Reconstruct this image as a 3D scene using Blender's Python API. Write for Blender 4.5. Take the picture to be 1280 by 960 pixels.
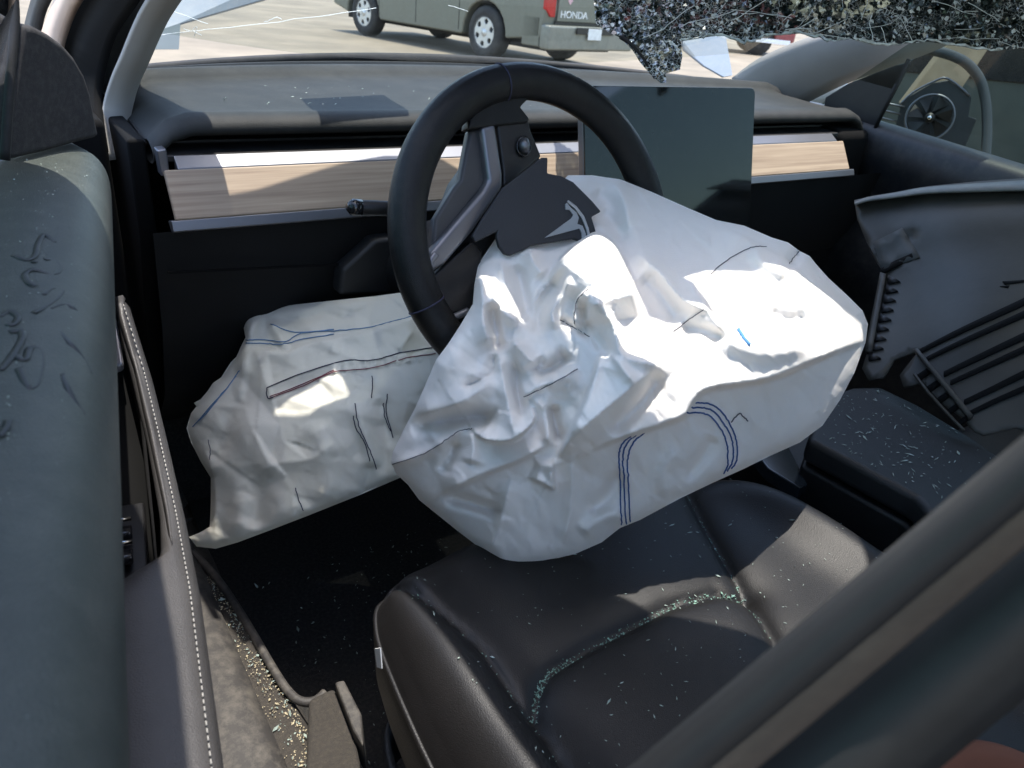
import bpy, bmesh, math, random
import numpy as np
from mathutils import Vector, Matrix
from mathutils.geometry import delaunay_2d_cdt
random.seed(7); RNG = np.random.default_rng(7)
for o in list(bpy.data.objects): bpy.data.objects.remove(o)
S = bpy.context.scene; COL = S.collection

# ------------------------------------------------------------------ camera, sky, sun, exposure
C = np.array([-0.86799, -0.69599, 1.12117])
YAW, PIT, ROL = math.radians(36.228), math.radians(-27.829), math.radians(5.829)
FPX = 953.8
F = np.array([math.sin(YAW)*math.cos(PIT), math.cos(YAW)*math.cos(PIT), math.sin(PIT)])
_R = np.array([math.cos(YAW), -math.sin(YAW), 0]); _U = np.cross(_R, F)
R = _R*math.cos(ROL)+_U*math.sin(ROL); U = -_R*math.sin(ROL)+_U*math.cos(ROL)
cd = bpy.data.cameras.new('camera'); cam = bpy.data.objects.new('camera', cd); COL.objects.link(cam)
cam.matrix_world = Matrix(((R[0], U[0], -F[0], C[0]), (R[1], U[1], -F[1], C[1]), (R[2], U[2], -F[2], C[2]), (0, 0, 0, 1)))
cd.sensor_width = 36; cd.lens = 36*FPX/1280; cd.clip_start = .02; cd.clip_end = 3000
cd.dof.use_dof = True; cd.dof.focus_distance = .95; cd.dof.aperture_fstop = 13
S.camera = cam
SUN = Vector((.08, .02, 1)).normalized()
w = bpy.data.worlds.new('World'); S.world = w; w.use_nodes = True
nt = w.node_tree; sk = nt.nodes.new('ShaderNodeTexSky'); sk.sky_type = 'NISHITA'; sk.sun_disc = False
sk.sun_elevation = math.asin(SUN.z); sk.sun_rotation = math.atan2(SUN.x, SUN.y); sk.dust_density = 1.5
bg = nt.nodes['Background']; bg.inputs[1].default_value = .15; nt.links.new(sk.outputs[0], bg.inputs[0])
sd = bpy.data.lights.new('sun', 'SUN'); sd.energy = 2.1; sd.angle = math.radians(.5); sd.color = (1, .95, .87)
so = bpy.data.objects.new('sun', sd); COL.objects.link(so); so.rotation_euler = SUN.to_track_quat('Z', 'Y').to_euler()
S.view_settings.view_transform = 'Standard'; S.view_settings.look = 'None'; S.view_settings.exposure = 1.95; S.view_settings.gamma = 1
S.render.engine = 'CYCLES'

# ------------------------------------------------------------------ helpers
def ray(x, y): return F+R*((x-640)/FPX)+U*((480-y)/FPX)
def pt(x, y, t): return C+ray(x, y)*t
def on(x, y, p, n):
    d = ray(x, y); p = np.asarray(p, float); n = np.asarray(n, float); return C+d*((p-C)@n)/(d@n)
def pz(x, y, z): return on(x, y, (0, 0, z), (0, 0, 1))
def py(x, y, v): return on(x, y, (0, v, 0), (0, 1, 0))
def px(x, y, v): return on(x, y, (v, 0, 0), (1, 0, 0))
def proj(P):
    d = np.asarray(P, float)-C; z = d@F; return np.stack([640+FPX*(d@R)/z, 480-FPX*(d@U)/z], -1)
def Z(off, s, pts): return [(off[0]+a/s, off[1]+b/s) for a, b in pts]     # zoomed-crop pixels to photograph pixels

def base_of(p):
    v = Vector((0, 0, 0))
    while p is not None: v += p.location; p = p.parent
    return v
def thing(name, label, cat, loc, group=None):
    o = bpy.data.objects.new(name, None); COL.objects.link(o); o.location = Vector(loc); o.empty_display_size = .05
    return tag(o, label, cat, group)
def tag(o, label=None, cat=None, group=None, kind=None):
    if label: o['label'] = label
    if cat: o['category'] = cat
    if group: o['group'] = group
    if kind: o['kind'] = kind
    return o
def obj(name, V, Fc, mat, parent=None, smooth=True, bevel=0, loc=None, sub=0, autosmooth=None):
    me = bpy.data.meshes.new(name); o = bpy.data.objects.new(name, me); COL.objects.link(o)
    if parent is not None: o.parent = parent; b = base_of(parent)
    elif loc is not None: o.location = Vector(loc); b = Vector(loc)
    else: b = Vector((0, 0, 0))
    V = np.asarray(V, float)-np.array(b)
    me.from_pydata([tuple(v) for v in V], [], [tuple(int(i) for i in f) for f in Fc]); me.update()
    if mat: me.materials.append(mat)
    if smooth: me.polygons.foreach_set('use_smooth', [True]*len(me.polygons))
    if bevel:
        m = o.modifiers.new('bevel', 'BEVEL'); m.width = bevel; m.segments = 3; m.limit_method = 'ANGLE'; m.angle_limit = math.radians(35)
        if smooth: wn = o.modifiers.new('wn', 'WEIGHTED_NORMAL')
    if sub:
        m = o.modifiers.new('sub', 'SUBSURF'); m.levels = sub; m.render_levels = sub
    return o
def fixn(o):
    bm = bmesh.new(); bm.from_mesh(o.data); bmesh.ops.recalc_face_normals(bm, faces=bm.faces); bm.to_mesh(o.data); bm.free(); return o
def prism(name, P, vec, mat, parent=None, bevel=0, smooth=True, loc=None):
    """closed outline P (3d) extruded by vec"""
    P = np.asarray(P, float); n = len(P); vec = np.asarray(vec, float)
    V = np.vstack([P, P+vec]); Fc = [list(range(n)), list(range(2*n-1, n-1, -1))]+[[i, (i+1) % n, n+(i+1) % n, n+i] for i in range(n)]
    return fixn(obj(name, V, Fc, mat, parent, smooth=smooth and bevel > 0, bevel=bevel, loc=loc))
def box(name, lo, hi, mat, parent=None, bevel=.004, loc=None):
    (a, b, c), (d, e, f) = lo, hi
    return prism(name, [(a, b, c), (d, b, c), (d, e, c), (a, e, c)], (0, 0, f-c), mat, parent, bevel, loc=loc)
def smoothline(P, n=8, closed=False):
    P = np.asarray(P, float); m = len(P); out = []
    idx = (lambda i: P[i % m]) if closed else (lambda i: P[min(max(i, 0), m-1)])
    for i in range(m if closed else m-1):
        a, b, c, d = idx(i-1), idx(i), idx(i+1), idx(i+2)
        for k in range(n):
            t = k/n; out.append(.5*((2*b)+(c-a)*t+(2*a-5*b+4*c-d)*t*t+(3*b-a-3*c+d)*t**3))
    if not closed: out.append(P[-1])
    return np.array(out)
def tubegeo(P, r, seg=8, closed=False, flat=1.0, up=None):
    P = np.asarray(P, float); n = len(P); r = np.broadcast_to(np.asarray(r, float), (n,))
    V = []; prev = None
    for i in range(n):
        t = P[(i+1) % n]-P[i-1] if closed else P[min(i+1, n-1)]-P[max(i-1, 0)]
        t = t/(np.linalg.norm(t)+1e-12)
        if up is not None: a = np.asarray(up, float)
        elif prev is None: a = np.array([0, 0, 1.]) if abs(t[2]) < .9 else np.array([1., 0, 0])
        else: a = prev
        a = a-t*(a@t); a /= np.linalg.norm(a)+1e-12; prev = a; b = np.cross(t, a)
        for k in range(seg):
            q = 2*math.pi*k/seg; V.append(P[i]+r[i]*(math.cos(q)*a*flat+math.sin(q)*b))
    Fc = []
    for i in range(n if closed else n-1):
        j = (i+1) % n
        for k in range(seg):
            l = (k+1) % seg; Fc.append([i*seg+k, i*seg+l, j*seg+l, j*seg+k])
    if not closed: Fc += [list(range(seg))[::-1], list(range((n-1)*seg, n*seg))]
    return np.array(V), Fc
def tube(name, P, r, mat, parent=None, seg=8, closed=False, flat=1.0, up=None, loc=None):
    V, Fc = tubegeo(P, r, seg, closed, flat, up); return fixn(obj(name, V, Fc, mat, parent, loc=loc))
def merge(geos):
    V, Fc, k = [], [], 0
    for v, f in geos: V.append(np.asarray(v)); Fc += [[i+k for i in q] for q in f]; k += len(v)
    return np.vstack(V), Fc
def loft(rows, closed=False):
    rows = [np.asarray(r, float) for r in rows]; m = len(rows[0]); V = np.vstack(rows); Fc = []
    for i in range(len(rows)-1):
        for k in range(m if closed else m-1):
            l = (k+1) % m; Fc.append([i*m+k, i*m+l, (i+1)*m+l, (i+1)*m+k])
    return V, Fc
def segdist(Q, poly, closed=False):
    """distance, signed side, and 0-1 position of the nearest point of a polyline"""
    Q = np.asarray(Q, float); P = np.asarray(poly, float); n = len(P)
    best = np.full(len(Q), 1e9); sd_ = np.zeros(len(Q)); pos = np.zeros(len(Q))
    L = [0]
    for i in range(n if closed else n-1): L.append(L[-1]+np.linalg.norm(P[(i+1) % n]-P[i]))
    for i in range(n if closed else n-1):
        a, b = P[i], P[(i+1) % n]; d = b-a; l2 = d@d+1e-12
        u = np.clip(((Q-a)@d)/l2, 0, 1); e = Q-(a+u[:, None]*d); q = np.sqrt((e**2).sum(1))
        cr = np.sign(d[0]*e[:, 1]-d[1]*e[:, 0]); m = q < best
        best[m] = q[m]; sd_[m] = (q*cr)[m]; pos[m] = ((L[i]+u*(L[i+1]-L[i]))/L[-1])[m]
    return best, sd_, pos
def inside(Q, poly):
    P = np.asarray(poly, float); r = np.zeros(len(Q), bool); j = len(P)-1
    for i in range(len(P)):
        c = ((P[i, 1] > Q[:, 1]) != (P[j, 1] > Q[:, 1])) & (Q[:, 0] < (P[j, 0]-P[i, 0])*(Q[:, 1]-P[i, 1])/(P[j, 1]-P[i, 1]+1e-12)+P[i, 0])
        r ^= c; j = i
    return r
def folds(Q, FL):
    """sum of cloth folds: (kind, amplitude, width, decay, polyline)"""
    h = np.zeros(len(Q))
    for kind, amp, wd, L, poly in FL:
        d, s, p = segdist(Q, smoothline(poly, 5)); tp = np.clip(np.minimum(p, 1-p)*6+.15, 0, 1)
        if kind == 'r': h += amp*tp*(.6*np.exp(-d/wd)+.4*np.exp(-(d/(wd*1.8))**2))
        elif kind == 'g': h += amp*tp*np.exp(-(d/wd)**2)
        else: h += amp*tp*(1/(1+np.exp(-np.clip(s/wd*4, -40, 40))))*np.exp(-np.maximum(s, 0)/L)*np.where(d > np.abs(s)+1e-6, 1, 1)
    return h
def tps(ctrl):
    P = np.array([c[:2] for c in ctrl], float); v = np.array([c[2] for c in ctrl], float); n = len(P)
    def k(r2): return np.where(r2 > 0, r2*np.log(r2+1e-9), 0)
    sc = 200.; P = P/sc
    K = k(((P[:, None]-P[None])**2).sum(-1))+np.eye(n)*1e-3; A = np.zeros((n+3, n+3)); A[:n, :n] = K
    A[:n, n] = 1; A[:n, n+1:] = P; A[n, :n] = 1; A[n+1:, :n] = P.T
    wv = np.linalg.solve(A, np.concatenate([v, np.zeros(3)]))
    def f(Q):
        Q = np.asarray(Q, float)/sc; return k(((Q[:, None]-P[None])**2).sum(-1))@wv[:n]+wv[n]+Q@wv[n+1:]
    return f
def cdt(poly, sp, jit=.25, holes=()):
    P = np.asarray(poly, float); out = []
    for i in range(len(P)):
        a, b = P[i], P[(i+1) % len(P)]; n = max(1, int(np.linalg.norm(b-a)/sp))
        out += [a+(b-a)*k/n for k in range(n)]
    out = np.array(out); nb = len(out)
    lo, hi = P.min(0), P.max(0); gx = np.arange(lo[0], hi[0], sp); gy = np.arange(lo[1], hi[1], sp*.866)
    G = np.array([(x+(sp/2 if j % 2 else 0), y) for j, y in enumerate(gy) for x in gx]); G += RNG.uniform(-jit, jit, G.shape)*sp
    G = G[inside(G, P)]; d, _, _ = segdist(G, P, True); G = G[d > sp*.55]
    ed = [(i, (i+1) % nb) for i in range(nb)]; extra = []; k = nb
    for h in holes:
        h = np.asarray(h, float); extra.append(h); ed += [(k+i, k+(i+1) % len(h)) for i in range(len(h))]; k += len(h)
    allp = np.vstack([out]+extra+[G])
    r = delaunay_2d_cdt([Vector(p) for p in allp], ed, [], 1, 1e-5); V = np.array([tuple(v) for v in r[0]]); Fc = [list(f) for f in r[2]]
    for h in holes: Fc = [f for f in Fc if not inside(np.array([V[f].mean(0)]), h)[0]]
    return V, Fc
def vnoise(Q, seed, n=24, f0=1., f1=3.):
    g = np.random.default_rng(seed); h = np.zeros(len(Q))
    for i in range(n):
        a = g.uniform(0, 2*math.pi); f = g.uniform(f0, f1); h += np.sin((Q[:, 0]*math.cos(a)+Q[:, 1]*math.sin(a))*f+g.uniform(0, 6.28))
    return h/math.sqrt(n)
def crumple(Q, cell, seed, ang=0., stretch=1., dom=(480, 210, 1095, 720)):
    g = np.random.default_rng(seed); c_, s_ = math.cos(ang), math.sin(ang); T = (Q@np.array([[c_, -s_], [s_, c_]]))/np.array([stretch, 1.])
    x0, y0, x1, y1 = dom; E_ = (np.array([(x0, y0), (x1, y0), (x0, y1), (x1, y1)], float)@np.array([[c_, -s_], [s_, c_]]))/np.array([stretch, 1.]); lo, hi = E_.min(0)-2*cell, E_.max(0)+2*cell; n = int((hi-lo).prod()/cell**2); P = g.uniform(lo, hi, (n, 2)); P = np.vstack([P, [lo-cell, (lo[0]-cell, hi[1]+cell), hi+cell, (hi[0]+cell, lo[1]-cell)]])
    h = g.uniform(-1, 1, len(P)); r = delaunay_2d_cdt([Vector(p) for p in P], [], [], 0, 1e-5); V = np.array([tuple(v) for v in r[0]]); H = h[[o[0] for o in r[3]]] if len(r) > 3 else h
    out = np.zeros(len(Q)); order = np.argsort(T[:, 0]); xs = T[order, 0]
    for f in r[2]:
        a, b, d = V[list(f)]; x0, x1 = min(a[0], b[0], d[0]), max(a[0], b[0], d[0]); i0, i1 = np.searchsorted(xs, x0), np.searchsorted(xs, x1, 'right')
        if i1 <= i0: continue
        I = order[i0:i1]; q = T[I]; den = (b[1]-d[1])*(a[0]-d[0])+(d[0]-b[0])*(a[1]-d[1])
        if abs(den) < 1e-9: continue
        u = ((b[1]-d[1])*(q[:, 0]-d[0])+(d[0]-b[0])*(q[:, 1]-d[1]))/den; v = ((d[1]-a[1])*(q[:, 0]-d[0])+(a[0]-d[0])*(q[:, 1]-d[1]))/den; w_ = 1-u-v
        m = (u >= -1e-6) & (v >= -1e-6) & (w_ >= -1e-6); Hf = H[list(f)]; out[I[m]] = u[m]*Hf[0]+v[m]*Hf[1]+w_[m]*Hf[2]
    return out
def lift(Q, D): return C+(F[None]+R[None]*((Q[:, :1]-640)/FPX)+U[None]*((480-Q[:, 1:])/FPX))*np.asarray(D)[:, None]

# ------------------------------------------------------------------ materials
def M(name, col, rough=.5, metal=0, var=.12, vs=15, bump=0, bs=300, dust=0, dcol=(.35, .31, .25), ds=40, spec=.5, voro=False):
    m = bpy.data.materials.new(name); m.use_nodes = True; n = m.node_tree; L = n.links; b = n.nodes['Principled BSDF']
    b.inputs['Roughness'].default_value = rough; b.inputs['Metallic'].default_value = metal; b.inputs['Specular IOR Level'].default_value = spec
    tc = n.nodes.new('ShaderNodeTexCoord'); nz = n.nodes.new('ShaderNodeTexNoise'); nz.inputs['Scale'].default_value = vs; nz.inputs['Detail'].default_value = 6
    L.new(tc.outputs['Object'], nz.inputs['Vector'])
    rp = n.nodes.new('ShaderNodeValToRGB'); rp.color_ramp.elements[0].position = .3; rp.color_ramp.elements[1].position = .7
    rp.color_ramp.elements[0].color = tuple(c*(1-var) for c in col)+(1,); rp.color_ramp.elements[1].color = tuple(min(1, c*(1+var)) for c in col)+(1,)
    L.new(nz.outputs['Fac'], rp.inputs[0]); out = rp.outputs[0]
    if dust:
        n2 = n.nodes.new('ShaderNodeTexNoise'); n2.inputs['Scale'].default_value = ds; n2.inputs['Detail'].default_value = 8; n2.inputs['Roughness'].default_value = .75
        L.new(tc.outputs['Object'], n2.inputs['Vector']); r2 = n.nodes.new('ShaderNodeMapRange'); r2.inputs[1].default_value = .45; r2.inputs[2].default_value = .8; r2.inputs[4].default_value = dust
        L.new(n2.outputs['Fac'], r2.inputs[0]); mx = n.nodes.new('ShaderNodeMix'); mx.data_type = 'RGBA'; mx.inputs['B'].default_value = dcol+(1,)
        L.new(r2.outputs[0], mx.inputs['Factor']); L.new(out, mx.inputs['A']); out = mx.outputs['Result']
    L.new(out, b.inputs['Base Color'])
    if bump:
        n3 = n.nodes.new('ShaderNodeTexVoronoi' if voro else 'ShaderNodeTexNoise'); n3.inputs['Scale'].default_value = bs
        L.new(tc.outputs['Object'], n3.inputs['Vector']); bp = n.nodes.new('ShaderNodeBump'); bp.inputs['Strength'].default_value = bump; bp.inputs['Distance'].default_value = .001
        L.new(n3.outputs[0], bp.inputs['Height']); L.new(bp.outputs[0], b.inputs['Normal'])
    return m
def glassmat(name, tint, refl=.08, haze=0, rough=.0, hazecol=(.6, .6, .55)):
    m = bpy.data.materials.new(name); m.use_nodes = True; n = m.node_tree; L = n.links; n.nodes.remove(n.nodes['Principled BSDF'])
    o = n.nodes['Material Output']; t = n.nodes.new('ShaderNodeBsdfTransparent'); t.inputs[0].default_value = tint+(1,)
    g = n.nodes.new('ShaderNodeBsdfGlossy'); g.inputs['Roughness'].default_value = rough
    fr = n.nodes.new('ShaderNodeFresnel'); fr.inputs[0].default_value = 1.45; mx = n.nodes.new('ShaderNodeMixShader')
    L.new(fr.outputs[0], mx.inputs[0]); L.new(t.outputs[0], mx.inputs[1]); L.new(g.outputs[0], mx.inputs[2]); last = mx
    if haze:
        d = n.nodes.new('ShaderNodeBsdfDiffuse'); d.inputs[0].default_value = hazecol+(1,); tc = n.nodes.new('ShaderNodeTexCoord')
        nz = n.nodes.new('ShaderNodeTexNoise'); nz.inputs['Scale'].default_value = 9; nz.inputs['Detail'].default_value = 8; L.new(tc.outputs['Object'], nz.inputs['Vector'])
        mr = n.nodes.new('ShaderNodeMapRange'); mr.inputs[1].default_value = .3; mr.inputs[2].default_value = .9; mr.inputs[4].default_value = haze; L.new(nz.outputs['Fac'], mr.inputs[0])
        m2 = n.nodes.new('ShaderNodeMixShader'); L.new(mr.outputs[0], m2.inputs[0]); L.new(mx.outputs[0], m2.inputs[1]); L.new(d.outputs[0], m2.inputs[2]); last = m2
    L.new(last.outputs[0], o.inputs[0]); return m
def clothmat(name, col, tr=.2, bump=.3):
    m = M(name, col, .7, 0, .05, 9, spec=.2, dust=.16, dcol=(.55, .57, .53), ds=14); n = m.node_tree; L = n.links; b = n.nodes['Principled BSDF']; tc = n.nodes['Texture Coordinate']
    ws = []
    for ax in ('X', 'Z'):
        wv = n.nodes.new('ShaderNodeTexWave'); wv.bands_direction = ax; wv.inputs['Scale'].default_value = 420; wv.inputs['Distortion'].default_value = .6; L.new(tc.outputs['Object'], wv.inputs['Vector']); ws.append(wv)
    ad = n.nodes.new('ShaderNodeMath'); L.new(ws[0].outputs['Fac'], ad.inputs[0]); L.new(ws[1].outputs['Fac'], ad.inputs[1])
    nz = n.nodes.new('ShaderNodeTexNoise'); nz.inputs['Scale'].default_value = 55; nz.inputs['Detail'].default_value = 5; L.new(tc.outputs['Object'], nz.inputs['Vector'])
    b1 = n.nodes.new('ShaderNodeBump'); b1.inputs['Strength'].default_value = bump; b1.inputs['Distance'].default_value = .0005; L.new(ad.outputs[0], b1.inputs['Height'])
    b2 = n.nodes.new('ShaderNodeBump'); b2.inputs['Strength'].default_value = .2; b2.inputs['Distance'].default_value = .002; L.new(nz.outputs['Fac'], b2.inputs['Height']); L.new(b1.outputs[0], b2.inputs['Normal'])
    L.new(b2.outputs[0], b.inputs['Normal'])
    t = n.nodes.new('ShaderNodeBsdfTranslucent'); t.inputs[0].default_value = tuple(col)+(1,); mx = n.nodes.new('ShaderNodeMixShader'); mx.inputs[0].default_value = tr
    L.new(b.outputs[0], mx.inputs[1]); L.new(t.outputs[0], mx.inputs[2]); L.new(mx.outputs[0], n.nodes['Material Output'].inputs[0]); return m
def woodmat():
    m = M('open_pore_ash', (.45, .33, .22), .55, 0, 0); n = m.node_tree; L = n.links; b = n.nodes['Principled BSDF']; tc = n.nodes['Texture Coordinate']
    mp = n.nodes.new('ShaderNodeMapping'); mp.inputs['Scale'].default_value = (2.5, 40, 110); L.new(tc.outputs['Object'], mp.inputs['Vector'])
    nz = n.nodes.new('ShaderNodeTexNoise'); nz.inputs['Scale'].default_value = 2.2; nz.inputs['Detail'].default_value = 8; nz.inputs['Distortion'].default_value = .5; L.new(mp.outputs[0], nz.inputs['Vector'])
    rp = n.nodes.new('ShaderNodeValToRGB'); e = rp.color_ramp.elements; e[0].position = .3; e[0].color = (.27, .20, .14, 1); e[1].position = .7; e[1].color = (.42, .33, .235, 1)
    L.new(nz.outputs['Fac'], rp.inputs[0]); L.new(rp.outputs[0], b.inputs['Base Color'])
    bp = n.nodes.new('ShaderNodeBump'); bp.inputs['Strength'].default_value = .15; bp.inputs['Distance'].default_value = .0006; L.new(nz.outputs['Fac'], bp.inputs['Height']); L.new(bp.outputs[0], b.inputs['Normal']); return m
vinyl = M('black_vinyl', (.005, .005, .0055), .5, bump=.25, bs=900, voro=True, dust=.05, dcol=(.1, .09, .08))
seatv = M('seat_vinyl', (.0085, .0078, .0078), .46, bump=.22, bs=1100, voro=True, dust=.05, dcol=(.06, .05, .045), spec=.42)
trimv = M('door_vinyl', (.034, .043, .038), .55, bump=.25, bs=900, voro=True, dust=.30, dcol=(.13, .135, .12), ds=45)
padm = M('dash_pad', (.024, .0255, .025), .65, bump=.3, bs=900, voro=True, dust=.35, dcol=(.075, .073, .066), ds=18, spec=.2)
plast = M('black_plastic', (.008, .008, .009), .45, bump=.15, bs=700, dust=.03)
darkpl = M('dark_plastic', (.009, .0095, .0105), .5, bump=.2, bs=600, dust=.06)
postm = M('post_plastic', (.008, .008, .009), .6, dust=.1, ds=20, dcol=(.06, .055, .05))
postc = M('post_cover', (.012, .0115, .011), .6, var=.3, dust=.3, ds=12, dcol=(.06, .055, .05))
gloss = M('piano_black', (.012, .012, .013), .12, dust=.05)
satin = M('satin_metal', (.20, .205, .22), .45, .85, .05)
silver = M('silver_trim', (.20, .20, .215), .38, .7, .06)
chrome = M('chrome', (.75, .75, .77), .12, 1, .03)
greytrim = M('grey_pillar_cloth', (.30, .29, .27), .85, bump=.3, bs=1200, var=.06, dust=.15)
sailm = M('sail_fabric', (.022, .021, .022), .9, bump=.5, bs=1500, dust=.45, ds=160, dcol=(.10, .095, .09))
leather = M('wheel_leather', (.0055, .0057, .0062), .42, bump=.3, bs=1300, voro=True, dust=.04, spec=.3)
matte = M('matte_black', (.006, .006, .006), .95, spec=.15)
rubber = M('rubber_seal', (.008, .008, .009), .7, dust=.06, ds=30)
dusty = M('dusty_seal', (.07, .05, .035), .9, dust=.6, dcol=(.12, .088, .06), ds=60)
wood = woodmat()
bagm = clothmat('airbag_nylon', (.93, .895, .855), .2)
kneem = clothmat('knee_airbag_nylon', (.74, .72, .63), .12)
bluethr = M('blue_thread', (.03, .09, .27), .8); redthr = M('red_thread', (.20, .05, .07), .8); darkthr = M('dark_thread', (.03, .03, .06), .8); whitethr = M('white_thread', (.30, .29, .27), .8)
carpet = M('carpet', (.008, .008, .008), .95, bump=.9, bs=700, dust=.12, ds=200)
sillc = M('sill_carpet', (.03, .026, .022), .95, bump=.9, bs=600, dust=.4, ds=200, dcol=(.10, .085, .06))
greypl = M('sill_plastic', (.034, .031, .029), .65, bump=.2, bs=500, dust=.3, ds=40)
bump_in = M('bumper_inner', (.05, .047, .039), .5, var=.3, vs=6, bump=.1, bs=200, dust=.5, ds=7, dcol=(.085, .08, .068))
concrete = M('concrete', (.19, .16, .115), .9, var=.25, vs=.9, bump=.5, bs=30, dust=.6, ds=1.6, dcol=(.10, .088, .065))
truckp = M('truck_paint', (.17, .178, .15), .32, .25, .05, dust=.5, dcol=(.16, .15, .12), ds=3)
tyre = M('tyre_rubber', (.03, .03, .03), .85, dust=.4, ds=8, dcol=(.12, .11, .09))
alloy = M('alloy', (.62, .62, .60), .4, .5, .05)
redlens = M('red_lens', (.45, .02, .02), .15); whitepl = M('white_paint', (.78, .78, .76), .5)
maroon = M('maroon_paint', (.22, .045, .045), .35, .1, dust=.25, ds=3)
bluepaint = M('pale_blue_paint', (.13, .16, .19), .35, .1, .05, dust=.2)
tanm = M('tan_reflection', (.17, .135, .09), .9, dust=.2)
marker = M('marker_ink', (.010, .014, .016), .5)
crumb = M('glass_crumbs', (.30, .36, .32), .2, var=.4, spec=.8)
gravelm = M('sill_debris', (.42, .36, .24), .8, var=.6, vs=400)
orange = M('orange_cloth', (.16, .055, .028), .8)
doorglass = glassmat('green_door_glass', (.26, .42, .36), haze=.06)
clearglass = glassmat('windshield_glass', (.86, .90, .87), haze=.04)
sideglass = glassmat('side_glass', (.40, .47, .43), haze=.06)
headl = M('headliner', (.05, .05, .05), .95); roofglass = glassmat('tinted_roof_glass', (.025, .027, .028))

exec_parts = []
# ------------------------------------------------------------------ ground
g = obj('ground', [(-400, -400, 0), (400, -400, 0), (400, 400, 0), (-400, 400, 0)], [(0, 1, 2, 3)], concrete, smooth=False); tag(g, kind='structure')

# ------------------------------------------------------------------ car body
car = thing('car_body', 'wrecked car shell with pillars, sill, floor and roof around the front seats', 'car', (0, -.3, .14))
# roof glass above the frame; jagged openings shaped to drop sun patches inside
rout = np.array([(-.54, -2.2), (.54, -2.2), (.545, -.5), (.53, .02), (.3, .06), (0, .07), (-.3, .06), (-.53, .02), (-.545, -.5)])
ropen = [(-.39, -.15), (-.352, -.100), (-.325, -.100), (-.308, -.130), (-.322, -.185), (-.338, -.222), (-.316, -.232), (-.290, -.258), (-.284, -.240), (-.272, -.196), (-.240, -.192), (-.210, -.222), (-.165, -.248), (-.122, -.283), (-.09, -.29), (-.08, -.36), (-.14, -.43), (-.21, -.48), (-.245, -.435), (-.289, -.386), (-.341, -.329), (-.403, -.240)]
ropen2 = [(-.445, -.115), (-.432, -.070), (-.415, -.075), (-.410, -.130), (-.436, -.132)]
def roofz(x, y): return 1.395-.11*(x/.56)**4-.05*np.clip(y+.25, 0, 1)**1.0-.03*np.clip(-y-1, 0, 2)
Q1, F1 = cdt(rout, .04, .3, (ropen, ropen2))
P3 = np.c_[Q1, roofz(Q1[:, 0], Q1[:, 1])]
ro = obj('roof_panel', P3, F1, roofglass, car); 
tag(ro, 'dark glass roof with a jagged opening shaped to let sun patches in')
for sx in (-1, 1):
    tube('roof_rail', smoothline([(sx*.52, .03, 1.32), (sx*.525, -.5, 1.32), (sx*.52, -1.3, 1.30), (sx*.50, -2.2, 1.22)], 6), .034, headl, car, 10)
tube('header_beam', smoothline([(-.53, .02, 1.335), (0, .05, 1.365), (.53, .02, 1.335)], 8), .022, headl, car, 10)
# left A-pillar: cloth trim, two rubber seals and the peach flange
pp, pn = (-.69, .4, .95), (1, .05, -.28)
def pil(pts, off=0): return [on(x, y, np.array(pp)+np.array((off, 0, 0)), pn) for x, y in pts]
Lft = [(300, -210), (232, -110), (168, 0), (141, 45), (126, 90), (121, 130), (123, 160), (133, 176)]
Rgt = [(380, -210), (300, -110), (223, 0), (204, 32), (186, 72), (172, 102), (161, 140), (157, 200)]
Lp, Rp = smoothline(pil(Lft), 4), smoothline(pil(Rgt), 4)
rows = []
for a, b in zip(Lp, Rp):
    d = b-a; rows.append([a+d*t+np.array((.016*math.sin(math.pi*t)-(.03 if t in (0, 1) else 0), 0, 0)) for t in (0, .06, .3, .5, .7, .94, 1)])
ap = obj('a_pillar', *loft(rows), greytrim, car); m = ap.modifiers.new('s', 'SOLIDIFY'); m.thickness = .006; m.offset = 0
tag(ap, 'grey cloth-covered windshield pillar on the driver side')
def strip(name, A, B, off, mat, par):
    A = smoothline([on(x, y, np.array(pp)+np.array((off, 0, 0)), pn) for x, y in A], 4); B = smoothline([on(x, y, np.array(pp)+np.array((off, 0, 0)), pn) for x, y in B], 4)
    V, Fc = loft(np.stack([A, B], 1)); o = obj(name, V, Fc, mat, par); m = o.modifiers.new('s', 'SOLIDIFY'); m.thickness = .01; return o
strip('door_seal', [(250, -200), (170, -100), (104, -12), (84, 30), (80, 60), (95, 110), (110, 190)], [(320, -210), (250, -110), (176, 0), (146, 45), (132, 90), (128, 130), (136, 190)], -.03, matte, car)
strip('pillar_flange', [(200, -200), (120, -100), (84, -12), (62, 40), (52, 80)], [(262, -200), (182, -100), (106, -2), (86, 40), (76, 80)], -.05, M('flange_reflection_peach', (.45, .33, .26), .5), car)  # peach tone puts a warm reflection into the flange colour
strip('outer_seal', [(150, -200), (80, -100), (52, -12), (38, 40), (34, 80)], [(212, -200), (130, -100), (66, -2), (52, 40), (46, 80)], -.055, rubber, car)
# right A-pillar
def rp_(x, y, off=0): return on(x, y, (.69-off, .6, .97), (1, .35, .45))
T = [(914, 98), (948, 73), (1000, 50), (1060, 30), (1140, -10), (1260, -90)]; B_ = [(1000, 134), (1022, 122), (1060, 104), (1120, 82), (1200, 48), (1330, -40)]
A1, B1 = smoothline([rp_(*p) for p in T], 4), smoothline([rp_(*p) for p in B_], 4); rows = []
for a, b in zip(A1, B1): rows.append([a+(b-a)*t-np.array((.018, 0, 0))*math.sin(math.pi*t) for t in np.linspace(0, 1, 7)])
ap2 = obj('a_pillar', *loft(rows), greytrim, car); m = ap2.modifiers.new('s', 'SOLIDIFY'); m.thickness = .006
tag(ap2, 'pale grey pillar trim on the passenger side below the shattered glass')
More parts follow.
